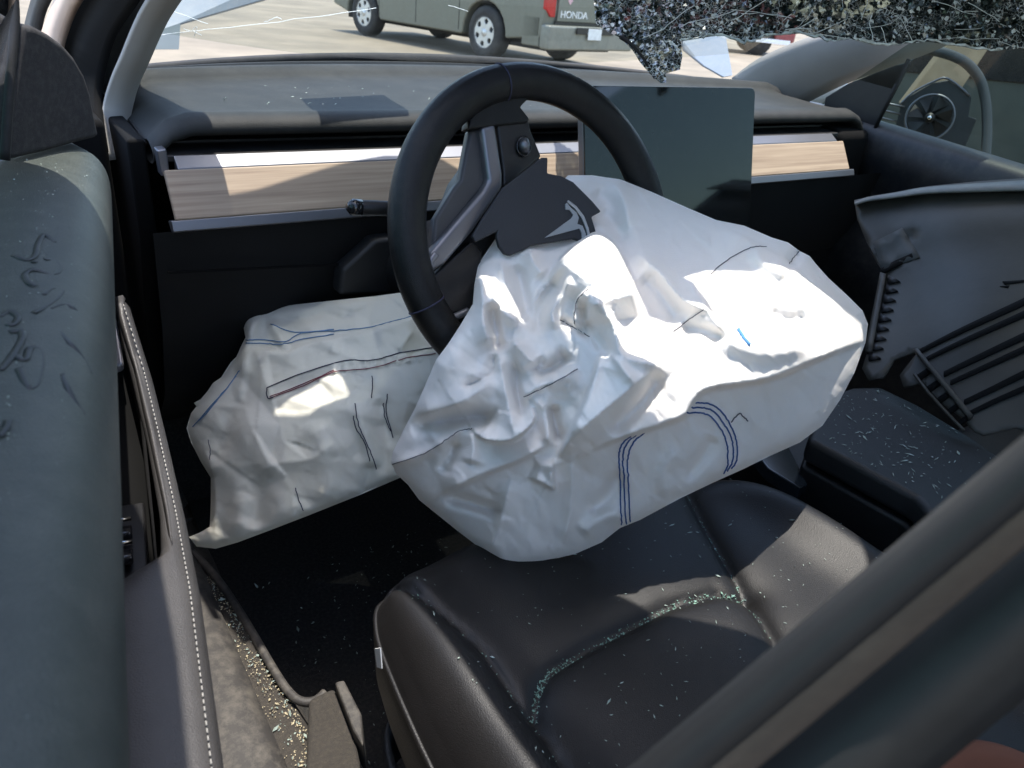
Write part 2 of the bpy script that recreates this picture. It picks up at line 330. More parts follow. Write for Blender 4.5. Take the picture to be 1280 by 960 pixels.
# left B-pillar, close to the lens
def bp_(x, y, k=0):
    # depth falls along the pillar (it rises towards the lens)
    q = ((x-800)*480+(y-960)*-400)/(480**2+400**2); return pt(x, y, (.245-.06*q)+k)
e = np.array((480., -400.))
def bpl(x0, y0, q): return (x0+e[0]*q, y0+e[1]*q)
def bstrip(name, a, b, k0, k1, mat, kmid=0):
    rows = []
    for q in np.linspace(-.45, 1.5, 12):
        pa, pb = bpl(*a, q), bpl(*b, q); rows.append([bp_(pa[0]+(pb[0]-pa[0])*t, pa[1]+(pb[1]-pa[1])*t, k0+(k1-k0)*t-kmid*math.sin(math.pi*t)) for t in np.linspace(0, 1, 8)])
    o = obj(name, *loft(rows), mat, car); m = o.modifiers.new('s', 'SOLIDIFY'); m.thickness = .004; m.offset = 0; return o
b1 = bstrip('b_pillar', (796, 960), (880, 962), .012, .0, postm, .008); tag(b1, 'black door post crossing close in front of the lens')
b2 = bstrip('pillar_seal', (874, 958), (925, 968), .0, .006, dusty, .003); tag(b2, 'dust-covered brown rubber seal strip')
b3 = bstrip('pillar_cover', (916, 970), (1090, 1020), .018, .01, postc, .012)
# floor, firewall, tunnel, sill
box('floor_carpet', (-.70, -1.6, .22), (.70, .50, .25), carpet, car, .003)
fw = prism('firewall', [(-.72, .45, .22), (.72, .45, .22), (.72, .62, .60), (.72, .62, .92), (-.72, .62, .92), (-.72, .62, .60)][:0] or [(-.72, .50, .22), (-.72, .62, .55), (-.72, .62, .92), (-.72, .66, .92), (-.72, .66, .22)], (1.44, 0, 0), carpet, car)
prof = [(-.84, .335), (-.80, .352), (-.765, .362), (-.735, .358), (-.722, .350), (-.721, .30)]
rows = [[(x, y, z) for x, z in prof] for y in np.linspace(.55, -1.0, 14)]
st = obj('sill_trim', *loft(rows), greypl, car); m = st.modifiers.new('s', 'SOLIDIFY'); m.thickness = .004
sc = [pz(*p, .345) for p in ((232, 690), (282, 736), (310, 782), (345, 842), (362, 866))]
rows = []
for y in np.linspace(.5, -.9, 40):
    xr = np.interp(-y, [-p[1] for p in sc], [p[0] for p in sc]); rows.append([(-.735, y, .343), (-.70, y, .348+.003*math.sin(y*40)), (xr, y, .343), (xr+.02, y, .29), (xr+.03, y, .25)])
obj('sill_carpet', *loft(rows), sillc, car)
pip = smoothline([pz(*p, .352) for p in ((240, 690), (262, 712), (282, 738), (310, 782), (345, 842), (364, 868), (378, 877), (394, 876), (406, 866))], 5)
tube('carpet_piping', pip, .0055, greypl, car, 8)
blk = [pz(*p, .37) for p in ((386, 872), (418, 858), (446, 930), (462, 1010), (380, 1010))]
prism('seat_rail_cover', blk, (0, 0, -.14), sillc, car, .006)
prism('rail_bracket', [pz(*p, .385) for p in ((418, 852), (430, 849), (452, 892), (455, 935), (441, 912))], (.004, .0, -.05), greypl, car, .003)
box('hinge_pillar', (-.865, .36, .14), (-.735, .66, .93), matte, car, .01)
box('front_fender', (-.90, .62, .2), (-.80, 2.6, .90), bluepaint, car, .03)
box('outer_rocker', (-.90, -1.2, .14), (-.82, .6, .345), truckp, car, .01)
box('cabin_rear_wall', (-.70, -2.25, .25), (.70, -2.2, .95), headl, car, .01)

# ------------------------------------------------------------------ driver door, standing slightly open
DA = math.radians(8.6); DO = np.array((-.745, .30, 0)); dn = np.array((math.cos(DA), -math.sin(DA), 0)); da = np.array((-math.sin(DA), -math.cos(DA), 0))
def D(s, n, z): return DO+da*s+dn*n+np.array((0, 0, z))
def Dinv(P): P = np.asarray(P)-DO; return P@da, P@dn
door = thing('driver_door', 'driver door standing ajar with marker scrawl on its dusty upper trim', 'car door', D(.5, -.05, .3))
prof = [(-.115, .90), (-.112, .925), (-.10, .936), (-.07, .940), (-.035, .938), (-.015, .931), (-.004, .918), (0, .90), (-.002, .87), (-.010, .83), (-.035, .80), (-.055, .76), (-.06, .70), (-.06, .66)]
prof = smoothline(np.array(prof), 3)
rows = [[D(s, n-(.05*max(0, .12-s)/.12 if n > -.08 else 0), z) for n, z in prof] for s in np.linspace(.0, 1.18, 30)]
ut = obj('upper_trim', *loft(rows), trimv, door); m = ut.modifiers.new('s', 'SOLIDIFY'); m.thickness = .003; m.offset = 0
rows = [[D(s, n, z) for n, z in ((-.06, .66), (-.045, .60), (-.02, .45), (-.03, .36), (-.06, .34))] for s in np.linspace(0, 1.18, 10)]
lp = obj('lower_panel', *loft(rows), vinyl, door); m = lp.modifiers.new('s', 'SOLIDIFY'); m.thickness = .004
obj('outer_skin', *loft([[D(s, n, z) for n, z in ((-.125, .92), (-.16, .75), (-.165, .55), (-.13, .30))] for s in np.linspace(-.05, 1.2, 10)]), truckp, door)
# armrest sweeping up into the pull
def az(s): return float(np.interp(s, [.10, .19, .25, .33, .43, .6, 1.2], [.815, .785, .745, .722, .703, .70, .70]))
Redge = [(.165, .000), (.19, .003), (.25, .013), (.33, .019), (.43, .025), (.53, .028), (.69, .027), (.9, .026), (1.15, .02)]
Ledge = [(.165, -.002), (.19, -.006), (.25, .001), (.33, .008), (.43, .012), (.485, .010), (.505, -.02), (.53, -.05), (1.15, -.05)]
sv = np.concatenate([np.linspace(.168, .5, 26), np.linspace(.508, .535, 5), np.linspace(.56, 1.15, 12)])
rows = []
for s in sv:
    r = np.interp(s, [a for a, b in Redge], [b for a, b in Redge]); l = np.interp(s, [a for a, b in Ledge], [b for a, b in Ledge]); z = az(s); wd = r-l
    rows.append([D(s, l, z-.055), D(s, l, z-.006), D(s, l+.003, z-.001), D(s, l+wd*.4, z+.003), D(s, r-.012, z+.001), D(s, r-.004, z-.004), D(s, r, z-.012), D(s, r-.004, z-.07), D(s, -.03, z-.14)])
ar = obj('armrest', *loft(rows), M('armrest_vinyl_sunlit', (.045, .042, .041), .5, bump=.25, bs=900, voro=True, dust=.15, dcol=(.10, .095, .09), ds=90), door); m = ar.modifiers.new('s', 'SOLIDIFY'); m.thickness = .003  # browner copy of the door vinyl, sunlit tone put into its colour
stg = []
for s in np.arange(.18, 1.0, .0056):
    f = lambda q: D(q, np.interp(q, [a for a, b in Redge], [b for a, b in Redge])-.0035, az(q)+.0015)
    stg.append(tubegeo([f(s), f(s+.0033)], .0005, 5))
o = fixn(obj('stitching', *merge(stg), whitethr, ar)); tag(o, 'row of white stitches along the armrest edge')
# switch pocket
poc = obj('switch_pocket', *loft([[D(s, n, z) for n, z in ((-.06, .80), (-.058, az(s)-.055), (-.035, az(s)-.06), (.0, az(s)-.058), (.004, az(s)-.012))] for s in np.linspace(.17, .515, 18)]), matte, door); m = poc.modifiers.new('s', 'SOLIDIFY'); m.thickness = .002
prism('switch_panel', [D(s, n, .668) for s, n in ((.36, -.056), (.36, -.004), (.475, -.004), (.485, -.02), (.485, -.056))], (0, 0, -.012), plast, door, .003)
for s in (.405, .437):
    sw = prism('window_switch', [D(s, -.052, .670), D(s, -.014, .670), D(s+.02, -.014, .676), D(s+.02, -.052, .676)], (0, 0, .008), gloss, door, .002)
    tube('chrome_lip', [D(s-.001, -.05, .683), D(s-.001, -.014, .683)], .0022, chrome, sw, 8)
rb = prism('release_button', [D(s, n, z) for s, n, z in ((.185, -.030, .776), (.185, -.010, .780), (.232, -.008, .748), (.232, -.030, .744))], (0, 0, -.01), silver, door, .003)
# sail panel
b0, b1_ = pz(6, 203, .945), pz(126, 174, .940); bd = b1_-b0; sn = np.cross(bd, np.array((.10, 0, 1.))); sn /= np.linalg.norm(sn)
if sn@(C-b0) < 0: sn = -sn
So = [(6, 203), (14, 140), (22, 80), (30, 30), (45, 33), (62, 42), (80, 55), (95, 72), (107, 93), (115, 118), (121, 150), (126, 172), (95, 180), (60, 190)]
sp = prism('sail_panel', [on(x, y, b0, sn) for x, y in So], -sn*.03, sailm, door, .006)
tag(sp, 'black fabric mirror corner panel dotted with lint')
# door glass, leaning in, with a curved leading edge
gl = [(.205, -.10, .925), (.20, -.078, 1.0), (.215, -.055, 1.08), (.245, -.036, 1.15), (.295, -.018, 1.22), (.36, -.003, 1.28), (.46, .010, 1.325), (.60, .014, 1.336)]
rows = []
for (s, n, z) in gl:
    rows.append([D(s, n, z)])
lead = smoothline(np.array(gl), 4)
rows = []
for zf in np.linspace(0, 1, 14):
    z = .925+zf*.41; sl = np.interp(z, lead[:, 2], lead[:, 0]); nn = -.10+.16*zf
    rows.append([D(s, nn, z) for s in np.linspace(sl, 1.16, 14)])
dg = obj('window_glass', *loft(rows), doorglass, door); tag(dg, 'green tinted door glass with a curved leading edge')
tube('glass_run', smoothline([on(28, -40, b0, sn)-sn*.01, on(27, 30, b0, sn)-sn*.006, on(18, 110, b0, sn)-sn*.004, on(6, 200, b0, sn)], 5), .004, rubber, door, 8)
# marker scrawl
ST = [Z((0, 0), 2.667, [(182, 820), (148, 792), (128, 825), (118, 862), (90, 878), (45, 862)]), Z((0, 0), 2.667, [(114, 882), (119, 886)]),
      Z((0, 300), 2.667, [(150, 75), (180, 80), (200, 105), (180, 125), (115, 110), (85, 125), (95, 150), (120, 165)]),
      Z((0, 300), 2.667, [(145, 195), (175, 172), (208, 180), (190, 205), (150, 235), (115, 255)]), Z((0, 300), 2.667, [(165, 240), (220, 225), (270, 258)]),
      Z((0, 300), 2.667, [(165, 318), (200, 325), (240, 365), (275, 415), (298, 460)]), Z((0, 300), 2.667, [(205, 460), (240, 540), (275, 600)]),
      Z((0, 300), 2.667, [(0, 268), (35, 250), (62, 270), (45, 295), (28, 292)]), Z((0, 300), 2.667, [(36, 320), (70, 315), (76, 340), (45, 395), (2, 448)]),
      Z((0, 300), 2.667, [(40, 392), (85, 412), (100, 375), (130, 376), (140, 420), (125, 490), (100, 508), (82, 480), (65, 440)]), Z((0, 300), 2.667, [(0, 670), (22, 640), (30, 615)])]
def ontrim(x, y):
    P = pz(x, y, .94)
    for _ in range(6):
        s, n = Dinv(P); z = np.interp(n, [-.115, -.10, -.07, -.035, -.015, -.004, 0], [.925, .936, .940, .938, .931, .918, .90]); P = pz(x, y, z)
    return P+np.array((0, 0, .0023))
mk = [tubegeo(np.array([ontrim(*p) for p in smoothline(s, 5)]), .0021, 6, flat=.09, up=(0, 0, 1)) for s in ST]
o = obj('marker_writing', *merge(mk), marker, ut); tag(o, 'dark marker scrawl on the trim top')

# ------------------------------------------------------------------ passenger door
pd_ = thing('passenger_door', 'passenger door with dark trim and dusty window behind the plastic panel', 'car door', (.76, 0, .3))
prof = smoothline(np.array([(.80, .90), (.785, .928), (.765, .932), (.74, .925), (.728, .905), (.722, .86), (.735, .78), (.70, .70), (.69, .62), (.71, .50), (.72, .34)]), 3)
rows = [[(x+.03*max(0, (y-.2)/.3)*0, y, z-.075*max(0, (.42-y))/1.0) for x, z in prof] for y in np.linspace(.50, -.9, 24)]
obj('door_trim', *loft(rows), M('passenger_vinyl', (.010, .012, .015), .45, bump=.2, bs=800, voro=True, dust=.1), pd_)
gw = [[(.775-.19*zf, y, .925-.075*max(0, .42-y)+zf*.42) for y in np.linspace(.46-.55*zf, -.9, 10)] for zf in np.linspace(0, 1, 8)]
o = obj('window_glass', *loft(gw), sideglass, pd_)
sl = [px(x, y, .74) for x, y in ((1029, 138), (1031, 122), (1060, 104), (1118, 82), (1136, 78), (1094, 158))]
prism('sail_panel', sl, (.012, 0, 0), plast, pd_, .003)
tube('window_seal', [px(1136, 74, .738), px(1094, 160, .738)], .004, rubber, pd_, 6)

# ------------------------------------------------------------------ windshield: clear cracked lower part, caved shattered upper part
ws = thing('windshield', 'cracked windshield, clear along the dash and caved in above', 'windshield', (0, .8, .95))
def wz(x, y): return .958+(.84-y)*.50-.03*(x/.6)**2
rows = []
for v in np.linspace(0, 1, 10):
    rows.append([(x, (.86-.22*(abs(x)/.7)**2)*(1-v)+(.30)*v, wz(x, (.86-.22*(abs(x)/.7)**2)*(1-v)+.30*v)) for x in np.linspace(-.70, .70, 20)*(1-.12*v)])
obj('clear_glass', *loft(rows), clearglass, ws)
tube('lower_seal', [(x, .865-.22*(abs(x)/.7)**2, 0.957-.03*(x/.6)**2*.4) for x in np.linspace(-.72, .70, 24)], .009, rubber, ws, 8)
def wray(x, y):
    P = py(x, y, .7)
    for _ in range(12):
        d = ray(x, y); # intersect sloped plane z=.958+(.84-y)*.5
        n = np.array((0, .5, 1.)); P = C+d*((.958+.42-C@n)/(d@n))
    return P
cr = []
for pl in ([(185, 48), (200, 44), (240, 39), (300, 33), (400, 20), (470, 10)], [(240, 39), (246, 33), (243, 45)], [(242, 39), (252, 44)], [(238, 39), (230, 36)], [(205, 10), (260, 30)], [(330, 28), (345, 22), (352, 24)], [(560, 6), (585, 14)]):
    cr.append(tubegeo(np.array([wray(*p)+RNG.normal(0, .0004, 3) for p in smoothline(pl, 6)]), .00045, 5))
o = obj('crack_line', *merge(cr), M('crack_white', (.75, .77, .75), .3), ws)
sm = bpy.data.materials.new('glass_glare_smear'); sm.use_nodes = True; n_ = sm.node_tree; n_.nodes.remove(n_.nodes['Principled BSDF']); t_ = n_.nodes.new('ShaderNodeBsdfTransparent'); d_ = n_.nodes.new('ShaderNodeBsdfDiffuse'); d_.inputs[0].default_value = (.7, .68, .6, 1); x_ = n_.nodes.new('ShaderNodeMixShader')
tc_ = n_.nodes.new('ShaderNodeTexCoord'); z_ = n_.nodes.new('ShaderNodeTexNoise'); z_.inputs['Scale'].default_value = 90; z_.inputs['Detail'].default_value = 6; r_ = n_.nodes.new('ShaderNodeMapRange'); r_.inputs[1].default_value = .42; r_.inputs[2].default_value = .75; r_.inputs[4].default_value = .38
n_.links.new(tc_.outputs['Object'], z_.inputs['Vector']); n_.links.new(z_.outputs['Fac'], r_.inputs[0]); n_.links.new(r_.outputs[0], x_.inputs[0]); n_.links.new(t_.outputs[0], x_.inputs[1]); n_.links.new(d_.outputs[0], x_.inputs[2]); n_.links.new(x_.outputs[0], n_.nodes['Material Output'].inputs[0])
def wdown(x, y, k): return on(x, y, (0, .84, .955-k), (0, .5, 1))
for pl in ([(262, 116), (268, 116), (278, 158), (270, 160), (265, 130), (258, 160), (252, 156)], [(192, 122), (195, 122), (197, 146), (190, 147)], [(212, 132), (216, 132), (219, 150), (212, 150)], [(252, 100), (262, 91), (260, 97)], [(430, 118), (436, 118), (440, 150), (434, 150)]):
    obj('glare_smear', [wdown(x, y, .004) for x, y in pl], [list(range(len(pl)))], sm, ws, smooth=False)  # pale streaks: dusty smear with dash glare painted in
# shattered sheet
def shat(poly, depth, sp, amp, seed):
    Q, Fc = cdt(poly, sp, .45); Dp = depth(Q)+amp*vnoise(Q, seed, 20, .01, .05)+np.random.default_rng(seed).normal(0, .0022, len(Q)); return lift(Q, Dp), Fc
shp = [(742, -130), (742, 0), (745, 30), (760, 40), (775, 47), (790, 62), (800, 78), (812, 92), (826, 104), (833, 103), (832, 92), (850, 87), (853, 70), (851, 52), (880, 47), (902, 44), (930, 53), (960, 45), (1000, 42), (1040, 50), (1062, 49), (1110, 56), (1160, 52), (1200, 58), (1240, 62), (1262, 62), (1290, 58), (1330, 50), (1330, -130)]
fd = tps([(742, 0, 1.05), (830, 100, 1.0), (850, 50, 1.02), (1000, 42, 1.02), (1280, 60, 1.0), (742, -130, 1.05), (1330, -130, .98), (1000, -130, 1.03)])
def shmat():
    m = bpy.data.materials.new('shattered_glass'); m.use_nodes = True; n = m.node_tree; L = n.links; b = n.nodes['Principled BSDF']
    tc = n.nodes.new('ShaderNodeTexCoord'); nz = n.nodes.new('ShaderNodeTexNoise'); nz.inputs['Scale'].default_value = 28; nz.inputs['Detail'].default_value = 5; nz.inputs['Distortion'].default_value = 1; L.new(tc.outputs['Object'], nz.inputs['Vector'])
    vo = n.nodes.new('ShaderNodeTexVoronoi'); vo.feature = 'DISTANCE_TO_EDGE'; vo.inputs['Scale'].default_value = 170; L.new(tc.outputs['Object'], vo.inputs['Vector'])
    r = n.nodes.new('ShaderNodeMapRange'); r.inputs[1].default_value = 0; r.inputs[2].default_value = .09; r.inputs[3].default_value = 1; r.inputs[4].default_value = 0; L.new(vo.outputs['Distance'], r.inputs[0])
    mx = n.nodes.new('ShaderNodeMix'); mx.data_type = 'RGBA'; mx.inputs['A'].default_value = (.015, .022, .02, 1); mx.inputs['B'].default_value = (.85, .88, .86, 1)
    mu = n.nodes.new('ShaderNodeMath'); mu.operation = 'MULTIPLY'; rr = n.nodes.new('ShaderNodeMapRange'); rr.inputs[1].default_value = .42; rr.inputs[2].default_value = .62; L.new(nz.outputs['Fac'], rr.inputs[0]); L.new(r.outputs[0], mu.inputs[0]); L.new(rr.outputs[0], mu.inputs[1])
    v3 = n.nodes.new('ShaderNodeTexVoronoi'); v3.inputs['Scale'].default_value = 230; L.new(tc.outputs['Object'], v3.inputs['Vector']); sx3 = n.nodes.new('ShaderNodeSeparateColor'); L.new(v3.outputs['Color'], sx3.inputs[0])
    g3 = n.nodes.new('ShaderNodeMath'); g3.operation = 'GREATER_THAN'; g3.inputs[1].default_value = .93; L.new(sx3.outputs[1], g3.inputs[0]); g4 = n.nodes.new('ShaderNodeMath'); g4.operation = 'MAXIMUM'; L.new(g3.outputs[0], g4.inputs[0]); L.new(mu.outputs[0], g4.inputs[1])  # white cells paint glints into the glass colour
    L.new(g4.outputs[0], mx.inputs['Factor']); L.new(mx.outputs['Result'], b.inputs['Base Color']); b.inputs['Roughness'].default_value = .08; b.inputs['Specular IOR Level'].default_value = .9
    t = n.nodes.new('ShaderNodeBsdfTransparent'); t.inputs[0].default_value = (.75, .85, .8, 1); ms = n.nodes.new('ShaderNodeMixShader')
    v2 = n.nodes.new('ShaderNodeTexVoronoi'); v2.inputs['Scale'].default_value = 160; L.new(tc.outputs['Object'], v2.inputs['Vector']); g2 = n.nodes.new('ShaderNodeMapRange'); g2.inputs[1].default_value = .62; g2.inputs[2].default_value = .8; g2.inputs[4].default_value = .22; L.new(v2.outputs['Color'], g2.inputs[0])
    L.new(g2.outputs[0], ms.inputs[0]); L.new(b.outputs[0], ms.inputs[1]); L.new(t.outputs[0], ms.inputs[2]); L.new(ms.outputs[0], n.nodes['Material Output'].inputs[0]); return m
shm = shmat()
V1, F1 = shat(shp, fd, 4, .012, 3)
o = obj('shattered_sheet', V1, F1, shm, ws, smooth=False); tag(o, 'crazed glittering glass sheet hanging from the header')
gk = np.random.default_rng(77); ck = []
for k in range(46):
    x, y = gk.uniform(860, 1300), gk.uniform(-40, 58); a = math.atan2(y+90, x-1020)+gk.normal(0, .35) if k % 3 else gk.uniform(-.25, .25); pl = [(x, y)]
    for _ in range(gk.integers(3, 9)):
        a += gk.normal(0, .22); x += 11*math.cos(a); y += 7*math.sin(a); pl.append((x, y))
    pl = np.array(pl); pl = pl[inside(pl, shp)]
    if len(pl) > 2: ck.append(tubegeo(lift(pl, fd(pl)-.006-gk.uniform(0, .006)), gk.uniform(.0003, .0007), 4))
o = obj('crack_ridge', *merge(ck), M('crushed_glass', (.8, .83, .81), .15, spec=.9), ws, smooth=False); tag(o, 'bright crushed ridges across the hanging glass')
eg = np.array([(852, 51), (880, 46), (902, 43), (930, 52), (960, 44), (1000, 41), (1040, 49), (1062, 48), (1110, 55), (1160, 51), (1200, 57), (1240, 61), (1290, 57)], float); eg = smoothline(eg, 7)+gk.normal(0, 1.1, (85, 2))
o = obj('torn_edge', *tubegeo(lift(eg, fd(eg)-.004), gk.uniform(.0006, .0026, len(eg)), 5), M('torn_edge_glass', (.6, .66, .63), .15, var=.5, vs=120, spec=.9), ws, smooth=False)
# rest of the caved upper part, above the photograph's edge
up = [(-.60, .02), (.56, .02), (.52, .12), (.40, .18), (.10, .19), (-.10, .22), (-.20, .235), (-.276, .250), (-.316, .263), (-.390, .267), (-.482, .256), (-.566, .245), (-.64, .24)]  # lower edge shaped so its shadow falls across the wood strip
uph = [(-.582, .125), (-.512, .095), (-.506, .060), (-.548, .080)]  # hole added to let a sun patch reach the knee airbag
Qs, Fs = cdt(up, .022, .45, (uph,)); zz = np.array([wz(a, b) for a, b in Qs])-.02*np.clip(1-np.abs(Qs[:, 0]-.1)/.5, 0, 1)+np.random.default_rng(5).normal(0, .003, len(Qs))
o = obj('shattered_upper', np.c_[Qs, zz], Fs, glassmat('crazed_glass_frit', (.05, .055, .055), haze=.2), ws, smooth=False)
tl = smoothline([pt(*p, 1.0) for p in ((776, 46), (792, 58), (806, 76), (818, 98))], 5)
tube('interlayer_strip', tl, np.linspace(.010, .003, len(tl)), rubber, ws, 8, flat=.3)
cardp = prism('shadow_card', [(x, y, wz(x, y)-.006) for x, y in ((-.475, .285), (-.345, .295), (-.322, .36), (-.312, .46), (-.456, .424))], (0, 0, -.001), whitepl, loc=(-.37, .35, 1.19)); tag(cardp, 'unseen white card added inside the windshield to cast a shadow on the dash', 'card')  # unseen card, outline shaped to cast the dark patch on the dash

# ------------------------------------------------------------------ dashboard
dash = thing('dashboard', 'dark dashboard with a full-width wood strip and dusty padded top', 'dashboard', (0, .4, .45))
def dedge(x): return 1-.0*x
prof = [(.86, .950), (.78, .954), (.70, .955), (.68, .964), (.655, .967), (.635, .960), (.61, .951), (.50, .946), (.40, .943), (.34, .944), (.315, .947), (.295, .945), (.282, .938), (.280, .928), (.292, .922), (.32, .920), (.40, .920)]
prof = smoothline(np.array(prof), 3); rows = []
for x in np.linspace(-.70, .70, 60):
    k = abs(x)/.70; fy = lambda y: y-(.22*k**2.2)*max(0, (y-.3)/.5) if y > .3 else y
    ed = .03*max(0, (k-.93)/.07)**2
    rows.append([(x, fy(y), z-ed) for y, z in prof])
dp = obj('top_pad', *loft(rows), padm, dash); tag(dp, 'grey dust-filmed padded dash top')
V, Fc = loft([[(x, y-(.22*(abs(x)/.70)**2.2)*max(0, (y-.3)/.5), z) for y, z in ((.79, .9565), (.775, .9572), (.725, .9573), (.70, .9572))] for x in np.linspace(-.64, .64, 40)]); o = obj('defroster_strip', V, Fc, matte, dash); m = o.modifiers.new('s', 'SOLIDIFY'); m.thickness = .002
def xbar(name, prof, x0, x1, mat, bevel=.0015, taper=0):
    P = [(x0, y, z) for y, z in prof]; return prism(name, P, (x1-x0, 0, 0), mat, dash, bevel)
xbar('vent_slot', [(.42, .920), (.42, .908), (.325, .906), (.325, .911)], -.70, .70, plast)
xbar('vent_ledge', [(.325, .9075), (.272, .9045), (.272, .897), (.325, .897)], -.69, .60, darkpl)
xbar('metal_strip', [(.2715, .905), (.254, .8935), (.254, .889), (.2715, .889)], -.68, .575, satin)
wo = xbar('wood_trim', [(.2535, .893), (.2215, .8435), (.226, .840), (.262, .8885)], -.695, .595, wood, .002); tag(wo, 'pale open-grain wood strip across the dash')
xbar('lower_metal_strip', [(.2212, .843), (.2165, .831), (.226, .827), (.240, .838)], -.70, .61, satin)
prism('passenger_end_cap', [(.597, .2215, .830), (.597, .2535, .893), (.597, .30, .905), (.72, .42, .905), (.72, .40, .83)], (0, 0, -.06) if False else (.001, .002, -.0), matte, dash) if False else box('passenger_end_cap', (.60, .27, .60), (.72, .45, .91), matte, dash, .02)
prism('strip_end_cap', [py(x, y, .262) for x, y in ((196, 188), (208, 186), (213, 219), (202, 221))], (0, .02, 0), silver, dash, .002)
rows = [[(x, y, z) for y, z in ((.226, .829), (.235, .78), (.25, .70), (.30, .58), (.40, .48), (.55, .44))] for x in np.linspace(-.72, .72, 20)]
obj('lower_panel', *loft(rows), M('lower_dash', (.006, .0065, .007), .75, bump=.2, bs=700, spec=.3), dash)
prism('column_cover', [py(x, y, .205) for x, y in ((428, 338), (470, 300), (540, 292), (560, 366), (424, 370))], (0, .03, 0), M('column_cover_grey', (.014, .0145, .015), .6), dash, .006)
prism('panel_joint', [py(x, y, .224) for x, y in ((210, 340), (424, 330), (424, 332), (210, 342.5))], (0, .004, 0), matte, dash)
for sx in (-1, 1):
    prism('dash_end', [(sx*.703, y, z) for y, z in ((.30, .80), (.30, .918), (.66, .93), (.66, .45), (.45, .45))], (sx*.02, 0, 0), matte, dash, .004)
sc_ = thing('touchscreen', 'large black landscape touchscreen standing off the dash beside the wheel', 'screen', (0, .16, .77))
st_, stt = math.radians(14), np.array((.002, .155, 1.004))
def scp(u, v, d=0): return stt+np.array((u, 0, 0))+v*np.array((0, -math.sin(st_), -math.cos(st_)))*1.0+d*np.array((0, math.cos(st_), -math.sin(st_)))
def rrect(u0, v0, u1, v1, r, k=5):
    o = []
    for cx, cy, a in ((u1-r, v0+r, -90), (u1-r, v1-r, 0), (u0+r, v1-r, 90), (u0+r, v0+r, 180)):
        o += [(cx+r*math.cos(math.radians(a+90*i/k)), cy+r*math.sin(math.radians(a+90*i/k))) for i in range(k+1)]
    return o
prism('housing', [scp(u, v, .003) for u, v in rrect(-.178, 0, .168, .232, .01)], scp(0, 0, .016)-scp(0, 0, .003), silver, sc_, .002)
prism('screen_glass', [scp(u, v, 0) for u, v in rrect(-.1785, -.0005, .1685, .2325, .01)], scp(0, 0, .003)-scp(0, 0, 0), M('screen_glass', (.008, .009, .009), .06, dust=.06, ds=80), sc_, .0008)
prism('mount', [scp(u, v, .016) for u, v in rrect(-.06, .09, .06, .2, .02)], (0, .09, -.02), plast, sc_, .005)

# ------------------------------------------------------------------ steering wheel
WC = np.array((-.3684, -.0429, .8759)); WT = math.radians(23.5)
e1, e2 = np.array((1., 0, 0)), np.array((0, math.sin(WT), math.cos(WT))); en = np.cross(e1, e2); en = en if en@(C-WC) > 0 else -en
def W(u, v, d=0): return WC+e1*u+e2*v+en*d
def wp(x, y, d=0): return on(x, y, WC+en*d, en)
sw = thing('steering_wheel', 'black leather steering wheel with its airbag cover burst open', 'steering wheel', WC-en*.05)
rows = []
for i in range(96):
    a = 2*math.pi*i/96; ring = []
    for k in range(16):
        q = 2*math.pi*k/16; ring.append(W((.1636+.0194*math.cos(q))*math.cos(a), (.1636+.0194*math.cos(q))*math.sin(a), .0185*math.sin(q)))
    rows.append(ring)
rows.append(rows[0]); rim_ = fixn(obj('rim', *loft(rows, True), leather, sw))
for a in (200, 330, 100):
    a = math.radians(a); P = [W((.1636+.0196*math.cos(q))*math.cos(a), (.1636+.0196*math.cos(q))*math.sin(a), .0187*math.sin(q)) for q in np.linspace(0, 2*math.pi, 25)[:-1]]
    tube('rim_seam', P, .0009, darkthr, rim_, 5, True)
z8 = lambda pts: Z((520, 120), 4.571, pts)
def wplate(name, pts, d, th, mat, par=None, bevel=.003): return prism(name, [wp(x, y, d) for x, y in pts], -en*th, mat, par or sw, bevel)
wplate('hub', z8([(250, 480), (480, 160), (700, 330), (760, 480), (860, 800), (600, 1000), (330, 1050), (90, 900)]), -.022, .03, plast)
wplate('spoke_bridge', z8([(310, 130), (300, 190), (460, 170), (640, 150), (655, 130), (600, 60), (680, -20), (420, -40)]), .004, .018, leather, None, .006)
wplate('spoke', z8([(462, 150), (640, 120), (660, 200), (720, 345), (590, 455), (500, 525), (500, 430)]), .0, .02, plast)
wplate('spoke_trim', z8([(372, 175), (455, 150), (500, 440), (500, 520), (330, 770), (170, 960), (80, 1010), (75, 900), (380, 540), (415, 480)]), .004, .018, silver, None, .005)
wplate('spoke_side', z8([(310, 190), (375, 175), (415, 480), (370, 540), (90, 890), (110, 700), (220, 520), (255, 480)]), -.006, .014, M('spoke_grey', (.05, .05, .053), .45), None, .004)
z5 = lambda pts: Z((480, 280), 5.333, pts)
wplate('spoke_insert', z5([(325, 345), (590, 110), (660, 180), (620, 520), (560, 580), (430, 605)]), -.004, .012, plast)
tube('spoke_frame', smoothline([wp(x, y, .002) for x, y in z5([(345, 200), (305, 260), (305, 350), (340, 480), (390, 590), (425, 625), (470, 620), (560, 580)])], 5), .0042, silver, sw, 8)
a, b = wp(655, 183, .004), None
scr = obj('scroll_button', *tubegeo([wp(655, 176, .003), wp(655.5, 182, .006), wp(656, 190, .003)], [.005, .0065, .005], 12), satin, sw); fixn(scr)
ringp = [wp(655+8.5*math.cos(q), 183+12*math.sin(q), .002) for q in np.linspace(0, 2*math.pi, 24)[:-1]]
tube('button_ring', ringp, .0013, gloss, sw, 6, True)
